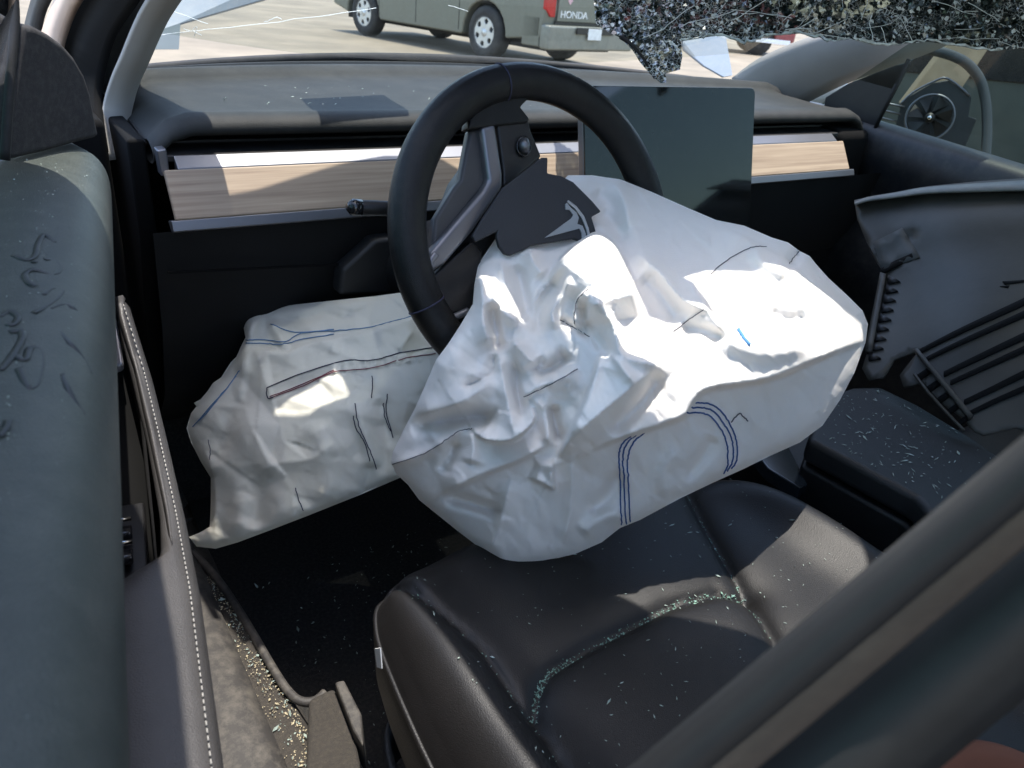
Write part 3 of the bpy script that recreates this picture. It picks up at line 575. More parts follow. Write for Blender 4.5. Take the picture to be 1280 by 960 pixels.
# burst cover with emblem
cvn = en+np.array((-.25, -.05, .1)); cvn /= np.linalg.norm(cvn); cv0 = wp(640, 260, .022)
def cp(x, y, d=0): return on(x, y, cv0+cvn*d, cvn)
cov = z8([(755, 350), (752, 440), (830, 455), (900, 490), (960, 550), (1010, 600), (1060, 660), (1005, 690), (1035, 790), (960, 835), (900, 815), (780, 835), (660, 855), (610, 880), (540, 912), (505, 900), (475, 860), (458, 800), (465, 775), (340, 835), (320, 800), (380, 700), (500, 520), (590, 450), (720, 350)])
cvo = prism('airbag_cover', [cp(*p) for p in cov], -cvn*.007, M('cover_grey', (.018, .019, .023), .55, bump=.3, bs=900), sw, .0024); tag(cvo, 'torn charcoal airbag cover carrying the silver emblem')
z2 = lambda pts: Z((660, 210), 5.333, pts)
em = [[(250, 240), (252, 277), (280, 280), (302, 312), (290, 335), (112, 465), (345, 403), (358, 432), (362, 470), (385, 480), (388, 440), (365, 385), (330, 372), (340, 330), (325, 295), (285, 262), (262, 232)],
      [(270, 213), (325, 255), (375, 320), (405, 400), (418, 462), (405, 468), (390, 405), (360, 330), (315, 270), (262, 226)]]
for i, e_ in enumerate(em): prism('emblem', [cp(x, y, .0018+.0008*i) for x, y in z2(e_)], -cvn*.0025, M('emblem_silver', (.55, .56, .58), .3, .6) if i else M('emblem_grey', (.33, .35, .37), .4, .4), cvo, .0004)
# column
colm = thing('steering_column', 'black steering column shroud with an indicator stalk behind the wheel', 'steering column', WC-en*.2)
rows = []
for t, r in ((.035, .055), (.05, .06), (.12, .065), (.22, .07), (.34, .07)):
    rows.append([W(1.0*r*math.cos(q), -.01+.85*r*math.sin(q), -t) for q in np.linspace(0, 2*math.pi, 25)[:-1]])
fixn(obj('shroud', *loft(rows, True), darkpl, colm))
a, b = py(437, 259, .035), py(520, 262, .02)
stk = tube('indicator_stalk', smoothline([a, a+(b-a)*.08, a+(b-a)*.35, a+(b-a)*.7, b], 3), np.interp(np.linspace(0, 1, 13), [0, .08, .3, 1], [.005, .008, .0082, .008]), plast, colm, 12)
tube('stalk_tip', [py(434, 258, .034), py(440, 259, .034), py(452, 260, .032)], [.004, .0088, .0088], gloss, stk, 12)

# ------------------------------------------------------------------ driver airbag
bag = thing('driver_airbag', 'deflated white airbag spilling from the steering wheel over the seat', 'airbag', (-.40, -.2, .60))
out = [(690, 240), (650, 262), (625, 290), (606, 318), (598, 330), (593, 355), (591, 380), (575, 407), (560, 430), (545, 450), (530, 485), (518, 512), (503, 540), (491, 565), (489, 578), (495, 592), (510, 606), (524, 625), (545, 642), (575, 666), (605, 689), (630, 707), (642, 709), (680, 702), (720, 692), (752, 678), (775, 660), (800, 650), (850, 623), (890, 604), (930, 586), (960, 571), (1000, 553), (1028, 532), (1050, 500), (1068, 466), (1082, 428), (1085, 405), (1078, 388), (1060, 370), (1035, 347), (1020, 330), (1012, 320), (1000, 314), (985, 303), (965, 297), (930, 282), (895, 275), (860, 260), (815, 240), (775, 224), (760, 222), (740, 219), (710, 219)]
fd = tps([(690, 240, .84), (745, 262, .85), (720, 295, .838), (690, 302, .826), (620, 305, .80), (650, 315, .81), (598, 345, .785), (592, 375, .762), (575, 407, .738), (545, 450, .725), (520, 512, .765), (489, 578, .81), (524, 625, .81), (640, 709, .775), (575, 666, .80), (720, 692, .775), (800, 650, .77), (930, 586, .775), (1028, 532, .785), (1085, 405, .80), (1000, 314, .815), (895, 275, .84), (775, 224, .875),
          (740, 335, .765), (690, 360, .775), (640, 370, .775), (700, 420, .735), (640, 450, .745), (600, 540, .745), (700, 560, .705), (800, 480, .70), (880, 440, .71), (960, 400, .735), (1040, 410, .765), (900, 350, .765), (830, 300, .82), (790, 275, .84), (640, 640, .745), (700, 640, .74), (800, 590, .735), (900, 540, .742), (560, 600, .77), (980, 500, .76)])
FL = [('s', .024, 3.5, 70, [(1078, 428), (1030, 447), (960, 475), (888, 487), (868, 502), (857, 520), (830, 531), (800, 541), (770, 551), (742, 563)]),
      ('s', .022, 4, 34, [(697, 572), (713, 538), (733, 495), (752, 436)]),
      ('r', .016, 13, 0, [(712, 552), (745, 520), (785, 487), (822, 458)]), ('g', -.014, 11, 0, [(760, 540), (795, 510), (818, 480), (826, 464)]),
      ('r', .018, 8, 0, [(733, 362), (752, 385), (768, 412), (775, 440), (790, 450), (822, 458), (832, 472)]), ('g', -.016, 9, 0, [(728, 372), (730, 395), (745, 420), (765, 450)]),
      ('s', .014, 2.5, 24, [(718, 408), (718, 385), (724, 370), (735, 361)]), ('r', -.010, 3.5, 0, [(698, 398), (718, 410), (738, 421)]),
      ('r', .011, 6, 0, [(737, 405), (753, 430), (776, 458), (795, 483)]),
      ('r', .016, 8, 0, [(652, 497), (672, 484), (700, 474), (722, 460)]), ('g', -.018, 10, 0, [(668, 450), (680, 463), (700, 455), (712, 440)]),
      ('r', .017, 9, 0, [(598, 335), (603, 366), (605, 405), (618, 436)]), ('r', .015, 7, 0, [(612, 366), (622, 380), (638, 398), (652, 402)]), ('g', -.014, 8, 0, [(616, 378), (618, 410), (624, 440)]),
      ('r', .013, 7, 0, [(640, 424), (660, 448), (683, 462)]), ('s', .010, 3, 20, [(655, 466), (643, 446), (641, 424)]),
      ('r', .012, 6, 0, [(714, 345), (704, 368), (690, 390), (694, 412)]), ('g', -.012, 8, 0, [(702, 340), (690, 362), (676, 380), (674, 420)]),
      ('s', .034, 4.5, 75, [(684, 352), (705, 322), (725, 303), (745, 293), (762, 301), (773, 316), (783, 340), (793, 365), (799, 396)]),
      ('r', .014, 8, 0, [(795, 316), (825, 340), (852, 372), (884, 390)]), ('g', -.010, 14, 0, [(800, 345), (830, 378), (850, 405)]),
      ('r', .009, 7, 0, [(865, 340), (868, 362), (880, 380), (905, 420)]), ('g', -.008, 8, 0, [(850, 410), (880, 415), (908, 424)]),
      ('s', .010, 3.5, 45, [(900, 282), (945, 303), (985, 328), (1010, 352), (1060, 398)]), ('r', -.012, 4, 0, [(984, 333), (991, 322), (999, 314)]),
      ('g', .007, 9, 0, [(940, 312), (958, 330), (985, 345)]), ('g', -.006, 9, 0, [(960, 390), (985, 400), (1010, 395)]), ('g', .007, 14, 0, [(900, 420), (950, 440), (1010, 432)]),
      ('s', .024, 2.5, 36, [(664, 505), (669, 524), (656, 540), (636, 552), (612, 552), (598, 546), (590, 536)]), ('r', .008, 4, 0, [(590, 536), (575, 538), (560, 548), (530, 567), (490, 581)]),
      ('r', .010, 8, 0, [(588, 538), (592, 560), (588, 580)]), ('g', -.008, 8, 0, [(570, 552), (562, 572), (552, 592)]),
      ('g', -.018, 11, 0, [(513, 535), (560, 524), (598, 520), (622, 532)]), ('r', .014, 12, 0, [(520, 520), (570, 505), (602, 485), (614, 462)]),
      ('r', -.010, 4, 0, [(617, 440), (616, 464), (600, 475), (578, 484)]), ('r', .010, 5, 0, [(622, 440), (632, 490), (643, 545)]), ('g', -.010, 6, 0, [(645, 450), (648, 490), (655, 530)]),
      ('r', .013, 6, 0, [(664, 498), (680, 512), (685, 540), (683, 558)]), ('g', -.016, 8, 0, [(690, 505), (694, 532), (702, 552)]),
      ('s', .016, 4, 45, [(684, 558), (650, 576), (610, 592), (582, 605), (556, 618)]), ('s', .013, 3, 26, [(693, 572), (691, 590), (692, 611), (676, 604), (660, 597)]),
      ('g', -.014, 8, 0, [(556, 622), (585, 628), (626, 642)]), ('r', .008, 8, 0, [(638, 600), (628, 645), (612, 692)]), ('r', .006, 6, 0, [(714, 566), (714, 630), (704, 680)]),
      ('g', -.008, 10, 0, [(735, 640), (760, 620), (775, 590)]), ('g', .008, 10, 0, [(725, 668), (750, 650), (780, 640)]), ('g', -.007, 9, 0, [(855, 600), (880, 570), (893, 545)]), ('g', .006, 10, 0, [(835, 620), (830, 590), (850, 560)]),
      ('g', -.008, 8, 0, [(750, 262), (770, 285), (782, 300)]), ('r', .007, 6, 0, [(765, 226), (780, 250), (786, 285)]), ('g', -.006, 10, 0, [(740, 240), (765, 260), (770, 285)]), ('r', .012, 7, 0, [(660, 310), (668, 330), (680, 345)]), ('r', .008, 6, 0, [(625, 325), (632, 360), (640, 400)]), ('g', -.01, 8, 0, [(645, 330), (655, 370), (665, 410)])]
SM = np.array(out, float)
def bagD(Q):
    d, _, _ = segdist(Q, SM, True)
    n = .0008*vnoise(Q, 11, 30, .02, .08)
    kn = np.exp(-((Q[:, 0]-690)**2+(Q[:, 1]-480)**2)/26**2)*.004*vnoise(Q, 13, 30, .2, .6)
    tp = np.clip((Q[:, 0]-760)/150, 0, 1)
    cf = .0062*crumple(Q, 50, 51, 1.1, 2.3)*(1-.6*tp)+.0030*crumple(Q, 21, 52, .9, 2.6)*(1-.6*tp)+.0013*crumple(Q, 9, 53, .9, 1.6)
    return fd(Q)-1.85*folds(Q, FL)+n+kn+cf+.022*np.exp(-d/7)
Q, Fc = cdt(SM, 2.4); bo = obj('front_panel', lift(Q, bagD(Q)), Fc, bagm, bag)
Qb, Fb = cdt(SM, 12); db, _, _ = segdist(Qb, SM, True); obj('back_panel', lift(Qb, fd(Qb)+.022+.05*(1-np.exp(-db/40))+.004*vnoise(Qb, 15, 20, .02, .08)), Fb, bagm, bag)
tab = [(577, 308), (600, 297), (621, 289), (621, 300), (612, 316), (604, 323), (588, 316)]
obj('cloth_tab', np.array([pt(x, y, .845+.012*math.sin(i*1.3)) for i, (x, y) in enumerate(tab)]), [list(range(len(tab)))], bagm, bag, smooth=False)
def thread(name, pts, r, mat, par, fn, dash_=0):
    P = smoothline(pts, 6); g_ = np.random.default_rng(int(abs(P[0][0]*13+P[0][1]*7))); P = np.array(P)+g_.normal(0, .28, (len(P), 2)); P3 = lift(P, fn(P)-.0014)
    if not dash_: return tube(name, P3, r, mat, par, 5)
    return fixn(obj(name, *merge([tubegeo(P3[i:i+2], r, 5) for i in range(0, len(P3)-2, 2)]), mat, par))
z7 = lambda pts: Z((740, 470), 5.333, pts)
for pts in ([(255, 405), (215, 435), (185, 490), (180, 560), (185, 640), (190, 850), (197, 990)], [(290, 395), (240, 440), (212, 500), (205, 570), (212, 660), (218, 850), (228, 985)], [(350, 378), (290, 430), (252, 490), (236, 580), (240, 680), (248, 850), (255, 970)],
            [(690, 180), (760, 182), (830, 210), (900, 285), (950, 390), (968, 470), (965, 560), (930, 620)], [(662, 211), (750, 213), (820, 245), (880, 320), (925, 400), (940, 480), (940, 560), (905, 635)], [(635, 247), (720, 246), (790, 270), (850, 340), (890, 420), (905, 500), (905, 590), (880, 650)]):
    thread('blue_seam', z7(pts), .0008, bluethr, bo, bagD)
for pts in ([(490, 581), (530, 567), (560, 548), (575, 538), (590, 536)], [(655, 496), (690, 480), (722, 461)], [(842, 414), (862, 399), (880, 387)], [(889, 342), (905, 328), (930, 313), (945, 308), (958, 308)], [(735, 361), (722, 374), (718, 392), (718, 405)], [(700, 400), (720, 411), (737, 421)], [(987, 329), (993, 321), (999, 314)]):
    thread('panel_seam', pts, .0005, M('grey_thread', (.10, .10, .12), .8), bo, bagD)
thread('blue_mark', [(923, 411), (928, 420), (938, 431)], .0018, M('blue_ink', (.08, .25, .5), .7), bo, bagD)
thread('loose_thread', z7([(925, 310), (955, 275), (985, 250), (1010, 270), (1040, 300)]), .0006, darkthr, bo, bagD)

# ------------------------------------------------------------------ knee airbag
kb = thing('knee_airbag', 'crumpled off-white knee airbag hanging under the dash', 'airbag', (-.55, .1, .5))
z9 = lambda pts: Z((225, 360), 2.909, pts)
ko = z9([(232, 100), (300, 75), (420, 60), (560, 45), (700, 30), (860, 10), (960, 10), (990, 250), (930, 500), (890, 640), (800, 690), (660, 750), (560, 790), (460, 830), (330, 880), (210, 925), (130, 948), (60, 940), (33, 905), (70, 890), (108, 868), (112, 780), (112, 690), (75, 630), (40, 560), (24, 510), (40, 455), (60, 430), (50, 418), (75, 405), (100, 375), (120, 345), (150, 325), (185, 270), (205, 250), (225, 205), (238, 180), (230, 140)])
kd = tps([(305, 392, 1.02), (420, 375, 1.0), (540, 365, .99), (540, 480, .90), (520, 560, .90), (233, 535, .99), (240, 675, .98), (265, 620, .98), (300, 670, .93), (420, 640, .89), (350, 500, .93), (430, 480, .91), (320, 430, .985), (430, 430, .96), (300, 580, .93), (400, 570, .89), (480, 520, .89)])
KF = [('s', .016, 3, 40, z9([(228, 222), (300, 218), (385, 232), (440, 205), (560, 180), (700, 150), (860, 100)])), ('g', .010, 7, 0, z9([(330, 120), (370, 190), (390, 230)])), ('r', -.007, 5, 0, z9([(340, 105), (430, 110), (520, 90), (600, 110), (690, 60)])), ('g', .010, 8, 0, z9([(300, 80), (260, 150), (235, 230), (215, 420)])),
      ('g', -.008, 12, 0, z9([(210, 280), (220, 400), (180, 480), (150, 600)])), ('r', .010, 6, 0, z9([(75, 560), (110, 640), (130, 760), (125, 900)])), ('g', .010, 16, 0, z9([(130, 600), (200, 760), (205, 900)])), ('g', -.007, 14, 0, z9([(270, 640), (290, 760), (270, 880)])),
      ('r', .006, 8, 0, z9([(250, 700), (350, 640), (480, 620), (560, 560)])), ('g', .006, 14, 0, z9([(480, 480), (520, 600), (540, 700), (510, 790)])), ('r', -.006, 6, 0, z9([(700, 640), (680, 700), (660, 745)])), ('g', .008, 10, 0, z9([(640, 420), (680, 560), (710, 660)])), ('g', -.007, 10, 0, z9([(730, 400), (740, 500), (790, 570)])), ('g', .003, 6, 0, z9([(315, 370), (450, 310), (600, 265), (800, 230)])), ('r', .006, 5, 0, z9([(540, 215), (580, 235), (640, 260)])), ('r', .006, 5, 0, z9([(850, 150), (820, 190), (790, 230)]))]
kf = [('r', .004, 3, 0, z9([(560+i*38, 272-i*5), (562+i*38, 310-i*5)])) for i in range(9)]
KS = np.array(ko)
def kneeD(Q):
    d, _, _ = segdist(Q, KS, True); return kd(Q)-1.3*folds(Q, KF+kf)+.0008*vnoise(Q, 21, 30, .03, .12)+.0095*crumple(Q, 42, 61, 1.2, 1.6, (225, 355, 575, 700))+.0034*crumple(Q, 18, 62, .4, 1.6, (225, 355, 575, 700))+.0006*crumple(Q, 9, 63, 0., 1., (225, 355, 575, 700))+.016*np.exp(-d/5)
Q, Fc = cdt(KS, 2.7); kp = obj('front_panel', lift(Q, kneeD(Q)), Fc, kneem, kb)
Qb, Fb = cdt(KS, 12); db, _, _ = segdist(Qb, KS, True); obj('back_panel', lift(Qb, kd(Qb)+.02+.04*(1-np.exp(-db/30))), Fb, kneem, kb)
for pts in ([(240, 190), (300, 188), (380, 195), (440, 165), (560, 155), (700, 140), (860, 95)], [(240, 200), (320, 202), (370, 205), (450, 185), (560, 168)], [(215, 300), (180, 350), (120, 420), (60, 490)], [(205, 320), (150, 390), (95, 455), (45, 505)], [(330, 130), (420, 160), (560, 150)]): thread('blue_seam', z9(pts), .0007, M('faded_blue_thread', (.13, .24, .40), .8), kp, kneeD)
for pts in ([(315, 362), (450, 308), (600, 265), (700, 262), (800, 235), (930, 215)], [(315, 362), (318, 400), (340, 398)]): thread('panel_seam', z9(pts), .0007, darkthr, kp, kneeD)
for pts in ([(322, 402), (450, 355), (560, 305), (700, 290), (820, 255), (930, 238)], [(326, 395), (450, 348), (560, 298)]): thread('red_seam', z9(pts), .0006, redthr, kp, kneeD)
for pts in ([(698, 320), (700, 360), (695, 400)], [(636, 420), (650, 500), (690, 590), (715, 660)], [(630, 465), (640, 510), (670, 560), (690, 630)], [(755, 385), (750, 450), (775, 545)], [(740, 420), (745, 470), (765, 520)], [(102, 550), (110, 590), (108, 625)], [(418, 725), (432, 770), (448, 810)]): thread('loose_thread', z9(pts), .0006, darkthr, kp, kneeD)

# ------------------------------------------------------------------ driver seat
seat = thing('bucket_seat', 'black vinyl driver seat sprinkled with broken window glass', 'car seat', (-.37, -.5, .25))
def seam(pts): return np.array([pz(x, y, .56)[:2] for x, y in pts])
sL = seam([(497, 764), (520, 785), (545, 805), (575, 828), (605, 858), (632, 895), (660, 930), (690, 985), (720, 1060)]); sX = seam([(664, 925), (668, 895), (680, 872), (700, 858), (760, 822), (830, 786), (890, 768), (928, 772)]); sR = seam([(850, 630), (862, 655), (880, 690), (905, 735), (928, 772), (946, 802), (1000, 900)])
soutl = np.array([(-.615, -.182), (-.545, -.156), (-.45, -.150), (-.36, -.150), (-.27, -.158), (-.19, -.19), (-.135, -.26), (-.115, -.35), (-.11, -.50), (-.12, -.80), (-.65, -.80), (-.660, -.50), (-.658, -.36), (-.650, -.27), (-.638, -.212)])
SO = smoothline(soutl, 6, True)
gx, gy = np.meshgrid(np.arange(-.70, -.06, .0045), np.arange(-.84, -.12, .0045)); shp_ = gx.shape; G = np.c_[gx.ravel(), gy.ravel()]
def seatz(G):
    d, _, _ = segdist(G, SO, True); ins = inside(G, SO); sd0 = np.where(ins, d, -d)
    z = .565+.02*(G[:, 1]+.3)*0.6
    dl, sl_, _ = segdist(G, sL); dr, sr_, _ = segdist(G, sR); dx, sx_, _ = segdist(G, sX)
    z = z+.012*(1-np.exp(-dl/.018))+.012*(1-np.exp(-dr/.018))+.010*(1-np.exp(-dx/.02))-.006*np.exp(-dl/.004)-.006*np.exp(-dr/.004)-.006*np.exp(-dx/.004)
    z = z+.02*np.exp(-((G[:, 0]+.612)/.035)**2)+.022*np.exp(-((G[:, 0]+.15)/.04)**2)
    z = z+.0012*vnoise(G, 31, 25, 15, 60)
    tt = np.clip(sd0/.05, 0, 1); z = z-.045*(1-np.sqrt(np.clip(1-(1-tt)**2, 0, 1)))-np.clip(-sd0, 0, 1)*3
    return z, sd0
zz, sd0 = seatz(G); vid = -np.ones(len(G), int); keep = sd0 > .0015; vid[keep] = np.arange(keep.sum()); V = np.c_[G, zz][keep]; Fc = []
nx = shp_[1]
for j in range(shp_[0]-1):
    for i in range(nx-1):
        a = [j*nx+i, j*nx+i+1, (j+1)*nx+i+1, (j+1)*nx+i]
        if all(keep[k] for k in a): Fc.append([vid[k] for k in a])
cu = obj('cushion_top', V, Fc, seatv, seat)
rows = []; nin = []
for i in range(len(SO)):
    t = SO[(i+1) % len(SO)]-SO[i-1]; nrm = np.array((-t[1], t[0])); nrm /= np.linalg.norm(nrm); nin.append(nrm if inside(np.array([SO[i]+nrm*.01]), SO)[0] else -nrm)
nin = np.array(nin); ze = seatz(SO+nin*.008)[0]
for inn, dz in ((.008, -.0006), (.001, -.012), (-.004, -.022), (-.006, -.040), (-.004, -.08), (.004, -.12), (.02, -.16)):
    rows.append(np.c_[SO+nin*inn, ze+dz])
sdn = obj('cushion_side', *loft(rows, True), seatv, seat)
tube('piping', rows[2], .0028, seatv, seat, 6, True)
rows2 = [[(p[0]*1.0-.004*np.sign(p[0]+.37), p[1], .39), (p[0]-.014*np.sign(p[0]+.37), p[1]+.004, .40), (p[0]-.014*np.sign(p[0]+.37), p[1]+.004, .30)] for p in SO]
V, Fc = loft(rows2+[rows2[0]]); obj('seat_base_trim', V, Fc, darkpl, seat)
bk = [(-.64, -.74, .50), (-.66, -.98, 1.0), (-.60, -1.03, 1.12), (-.13, -1.03, 1.12), (-.09, -.98, 1.0), (-.11, -.74, .50)]
prism('backrest', bk, (0, -.12, .03), seatv, seat, .03)
prism('label_tag', [px(*p, -.672) for p in ((468, 811), (475, 810), (477, 836), (471, 834))], (.001, 0, 0), whitepl, seat)

# ------------------------------------------------------------------ centre console
con = thing('center_console', 'black centre console with armrest lid covered in glass slivers', 'console', (0, -.4, .25))
top = [pz(*p, .645) for p in ((1050, 488), (1064, 483), (1100, 482), (1150, 506), (1216, 546), (1330, 625), (1230, 720), (1145, 620), (1010, 548), (1022, 515))]
lid = prism('armrest_lid', top, (0, 0, -.035), M('lid_vinyl', (.010, .011, .012), .5, bump=.3, bs=900, voro=True), con, .009)
low = np.array(top); cen = low.mean(0); low = cen+(low-cen)*.985; low[:, 2] = .605
prism('console_box', low, (0, 0, -.30), vinyl, con, .006)
prism('console_side', [pz(*p, .56) for p in ((900, 560), (946, 574), (1098, 664), (1260, 780), (1330, 760), (1100, 600), (1000, 520))], (0, 0, -.28), vinyl, con, .006)
tube('chrome_line', [pz(*p, .565) for p in ((940, 570), (962, 583), (1098, 664), (1200, 735))], .0022, chrome, con, 6)
prism('sliding_cover', [pz(*p, .59) for p in ((940, 560), (985, 556), (1010, 605), (1000, 610), (960, 585))], (0, 0, -.02), M('gloss_cover', (.015, .02, .025), .12), con, .002)

# ------------------------------------------------------------------ grey plastic panel on the passenger side
bpn = thing('bumper_cover', 'dusty grey plastic bumper cover showing its ribbed inner side', 'bumper', (.35, -.1, .5))
bo_ = [(1068, 251), (1090, 246), (1120, 241), (1160, 234), (1220, 228), (1280, 224), (1340, 222), (1340, 560), (1270, 535), (1230, 545), (1218, 540), (1200, 520), (1168, 498), (1150, 480), (1130, 485), (1125, 470), (1150, 438), (1145, 440), (1118, 450), (1105, 472), (1086, 476), (1078, 462), (1088, 430), (1100, 380), (1108, 345), (1096, 328), (1082, 300), (1072, 275)]
bf = tps([(1068, 251, 1.34), (1280, 224, 1.20), (1340, 222, 1.16), (1108, 345, 1.24), (1180, 300, 1.19), (1280, 320, 1.10), (1090, 470, 1.12), (1180, 420, 1.08), (1280, 450, 1.0), (1340, 560, .95), (1220, 530, 1.0)])
BF = [('r', -.010, 4, 0, [(1100, 320), (1130, 300), (1150, 290)]), ('g', .012, 30, 0, [(1090, 300), (1180, 275), (1330, 262)]), ('s', .006, 2, 30, [(1092, 302), (1097, 335), (1150, 322)])]
def bD(Q): return bf(Q)-folds(Q, BF)+.002*vnoise(Q, 41, 20, .01, .05)
Q, Fc = cdt(bo_, 7); o = obj('shell', lift(Q, bD(Q)), Fc, bump_in, bpn); m = o.modifiers.new('s', 'SOLIDIFY'); m.thickness = .004; m.offset = 0
lipP = np.array(smoothline([(1068, 252), (1085, 246), (1120, 240), (1160, 233), (1220, 228), (1280, 224), (1340, 222)], 5)); lo_ = lipP.copy(); lo_[:, 1] += np.interp(lipP[:, 0], [1068, 1200, 1340], [3, 9, 15])
V, Fc = loft(np.stack([lift(lipP, bD(lipP)-.0), lift(lo_, bD(lo_)-.028)], 1)); o = obj('rolled_lip', V, Fc, M('lip_plastic', (.15, .155, .145), .55, dust=.4, ds=60), bpn); m = o.modifiers.new('s', 'SOLIDIFY'); m.thickness = .003
def patch(name, poly, mat, lift_=.004, th=.003, sp=8):
    Q, Fc = cdt(poly, sp, .1); o = obj(name, lift(Q, bD(Q)-lift_), Fc, mat, bpn); m = o.modifiers.new('s', 'SOLIDIFY'); m.thickness = th; m.offset = 0; return o
for i in range(9):
    t = i/8; bx, by = 1111-20*t-4*t*t, 344+96*t; patch('tooth', [(bx, by), (bx+14, by+8), (bx-1, by+11)], plast, .005, .004, 20)
patch('edge_rib', [(1101, 342), (1108, 344), (1090, 440), (1082, 440)], bump_in, .008, .008, 10)
dkp = M('slot_black', (.006, .006, .006), .9, spec=.2)
for a, hgt in (([(1150, 437), (1200, 411), (1280, 373), (1340, 343)], 8), ([(1158, 447), (1200, 426), (1280, 389), (1340, 361)], 7), ([(1180, 465), (1220, 445), (1280, 416), (1340, 388)], 8), ([(1188, 476), (1220, 461), (1280, 433), (1340, 406)], 7), ([(1205, 500), (1240, 483), (1280, 463), (1340, 436)], 8), ([(1212, 514), (1240, 500), (1280, 482), (1340, 455)], 7)):
    q = smoothline(np.array(a, float), 6); q2 = q[::-1].copy(); q2[:, 1] += hgt*np.interp(q2[:, 0], [1150, 1280], [.6, 1.1]); patch('slot', np.vstack([q, q2]), dkp, .004, .003, 7)
patch('cross_rib', [(1143, 440), (1149, 438), (1216, 520), (1211, 524)], bump_in, .012, .012, 10)
wr = np.array([(1143, 468), (1160, 490), (1180, 512), (1205, 538)], float); tube('wire_rib', lift(wr, bD(wr)-.01), .0022, bump_in, bpn, 6)
for i in range(5):
    x, y = 1146+i*13, 470+i*14; patch('clip', [(x, y), (x+15, y-10), (x+18, y-5), (x+3, y+6)], dkp, .005, .004, 20)
patch('inner_pad', [(1092, 303), (1128, 285), (1150, 322), (1102, 338)], M('pad_plastic', (.07, .073, .07), .6), .004, .003, 12)
patch('strap', [(1100, 337), (1118, 327), (1140, 317), (1142, 322), (1120, 333), (1104, 342)], dkp, .006, .003, 9)
patch('scuff', [(1253, 352), (1280, 350), (1280, 353), (1256, 356)], dkp, .003, .001, 10)
patch('scuff', [(1250, 358), (1262, 357), (1260, 360)], dkp, .003, .001, 10)
ps = thing('passenger_seat', 'black passenger seat mostly hidden under the plastic panel', 'car seat', (.38, -.5, .25))
prism('cushion', [(.12, -.75, .40), (.62, -.75, .40), (.62, -.22, .42), (.12, -.22, .42)], (0, 0, .12), seatv, ps, .04)
prism('backrest', [(.12, -.75, .5), (.62, -.75, .5), (.60, -1.0, 1.1), (.14, -1.0, 1.1)], (0, -.12, .03), seatv, ps, .03)
rsb = thing('rear_seat', 'dark rear bench seat in the shade behind the door post', 'car seat', (0, -1.6, .25))
box('cushion', (-.62, -1.75, .35), (.62, -1.25, .50), seatv, rsb, .04); prism('backrest', [(-.62, -1.72, .48), (.62, -1.72, .48), (.60, -2.0, 1.0), (-.60, -2.0, 1.0)], (0, -.12, .03), seatv, rsb, .03)

# ------------------------------------------------------------------ broken glass and grit
def crumbs(name, pts, size, mat, label, cat, flat=.5, loc=(0, 0, 0), long=1.0):
    V, Fc = [], []
    for p in pts:
        s = size*random.uniform(.3, 1.2)*(2.1 if random.random() < .08 else 1); b = len(V); ax = np.random.default_rng(len(V)).normal(0, 1, 3); ax[2] *= .3; ax /= np.linalg.norm(ax); e = np.cross(ax, (0, 0, 1.)); e /= np.linalg.norm(e)+1e-9
        l = s*random.uniform(1, 1+long)
        V += [p+ax*l, p-ax*l*.8, p+e*s*.6, p-e*s*.5, p+np.array((0, 0, s*flat)), p-np.array((0, 0, s*flat*.5))]
        Fc += [[b+i, b+j, b+k] for i, j, k in ((0, 2, 4), (2, 1, 4), (1, 3, 4), (3, 0, 4), (2, 0, 5), (1, 2, 5), (3, 1, 5), (0, 3, 5))]
    o = obj(name, V, Fc, mat, smooth=False, loc=loc); return tag(o, label, cat, kind='stuff')
def onseat(P): P = np.asarray(P); z, s = seatz(P); return [np.array((a, b, c+.0012)) for (a, b), c, k in zip(P, z, s) if k > .01]
sp_ = np.c_[RNG.uniform(-.62, -.13, 420), RNG.uniform(-.62, -.20, 420)]
lines = []
for ln, k, n in ((sX, .0013, 700), (sR, .0010, 200), (sL, .0010, 90)):
    ss = smoothline(ln, 10); idx = RNG.integers(0, len(ss), n); lines.append(ss[idx]+RNG.normal(0, k, (n, 2)))
crumbs('glass_crumbs', onseat(sp_), .0009, crumb, 'scattered splinters of broken window glass on the black seat', 'broken glass', loc=(-.37, -.4, .57), long=2)
crumbs('glass_crumbs', onseat(np.vstack(lines)), .0009, M('green_glass_crumbs', (.20, .33, .27), .2, var=.5, vs=300, spec=.8), 'greenish glass crumbs packed along the seat seams', 'broken glass', loc=(-.37, -.4, .57), long=.6)
tp = np.array(top)[:, :2]; lo2, hi2 = tp.min(0), tp.max(0); q = RNG.uniform(lo2, hi2, (600, 2)); q = q[inside(q, cen[:2]+(tp-cen[:2])*.88)][:260]
crumbs('glass_slivers', [np.array((a, b, .6465)) for a, b in q], .0014, crumb, 'pale glass slivers scattered on the console armrest lid', 'broken glass', loc=(0, -.4, .65), long=3)
q = []
for _ in range(1500):
    y = RNG.uniform(-.35, .18); xr = np.interp(-y, [-p[1] for p in sc], [p[0] for p in sc]); x = xr-abs(RNG.normal(0, .016))-.002; q.append(np.array((max(x, -.765), y, .349)))
crumbs('sill_grit', q[:1250], .0012, gravelm, 'tan grit and dirt strewn over the door sill carpet', 'grit', loc=(-.7, -.1, .35), long=.5)
crumbs('sill_glass', [p+np.array((0, 0, .001)) for p in q[1250:]], .0017, crumb, 'glass bits mixed in the dirt on the door sill', 'broken glass', loc=(-.7, -.1, .35), long=.8)
crumbs('floor_glass', [np.array((x, y, .2515)) for x, y in np.c_[RNG.uniform(-.64, -.3, 300), RNG.uniform(-.25, .25, 300)]], .0018, crumb, 'glass bits scattered on the dark footwell carpet', 'broken glass', loc=(-.5, 0, .25), long=1)
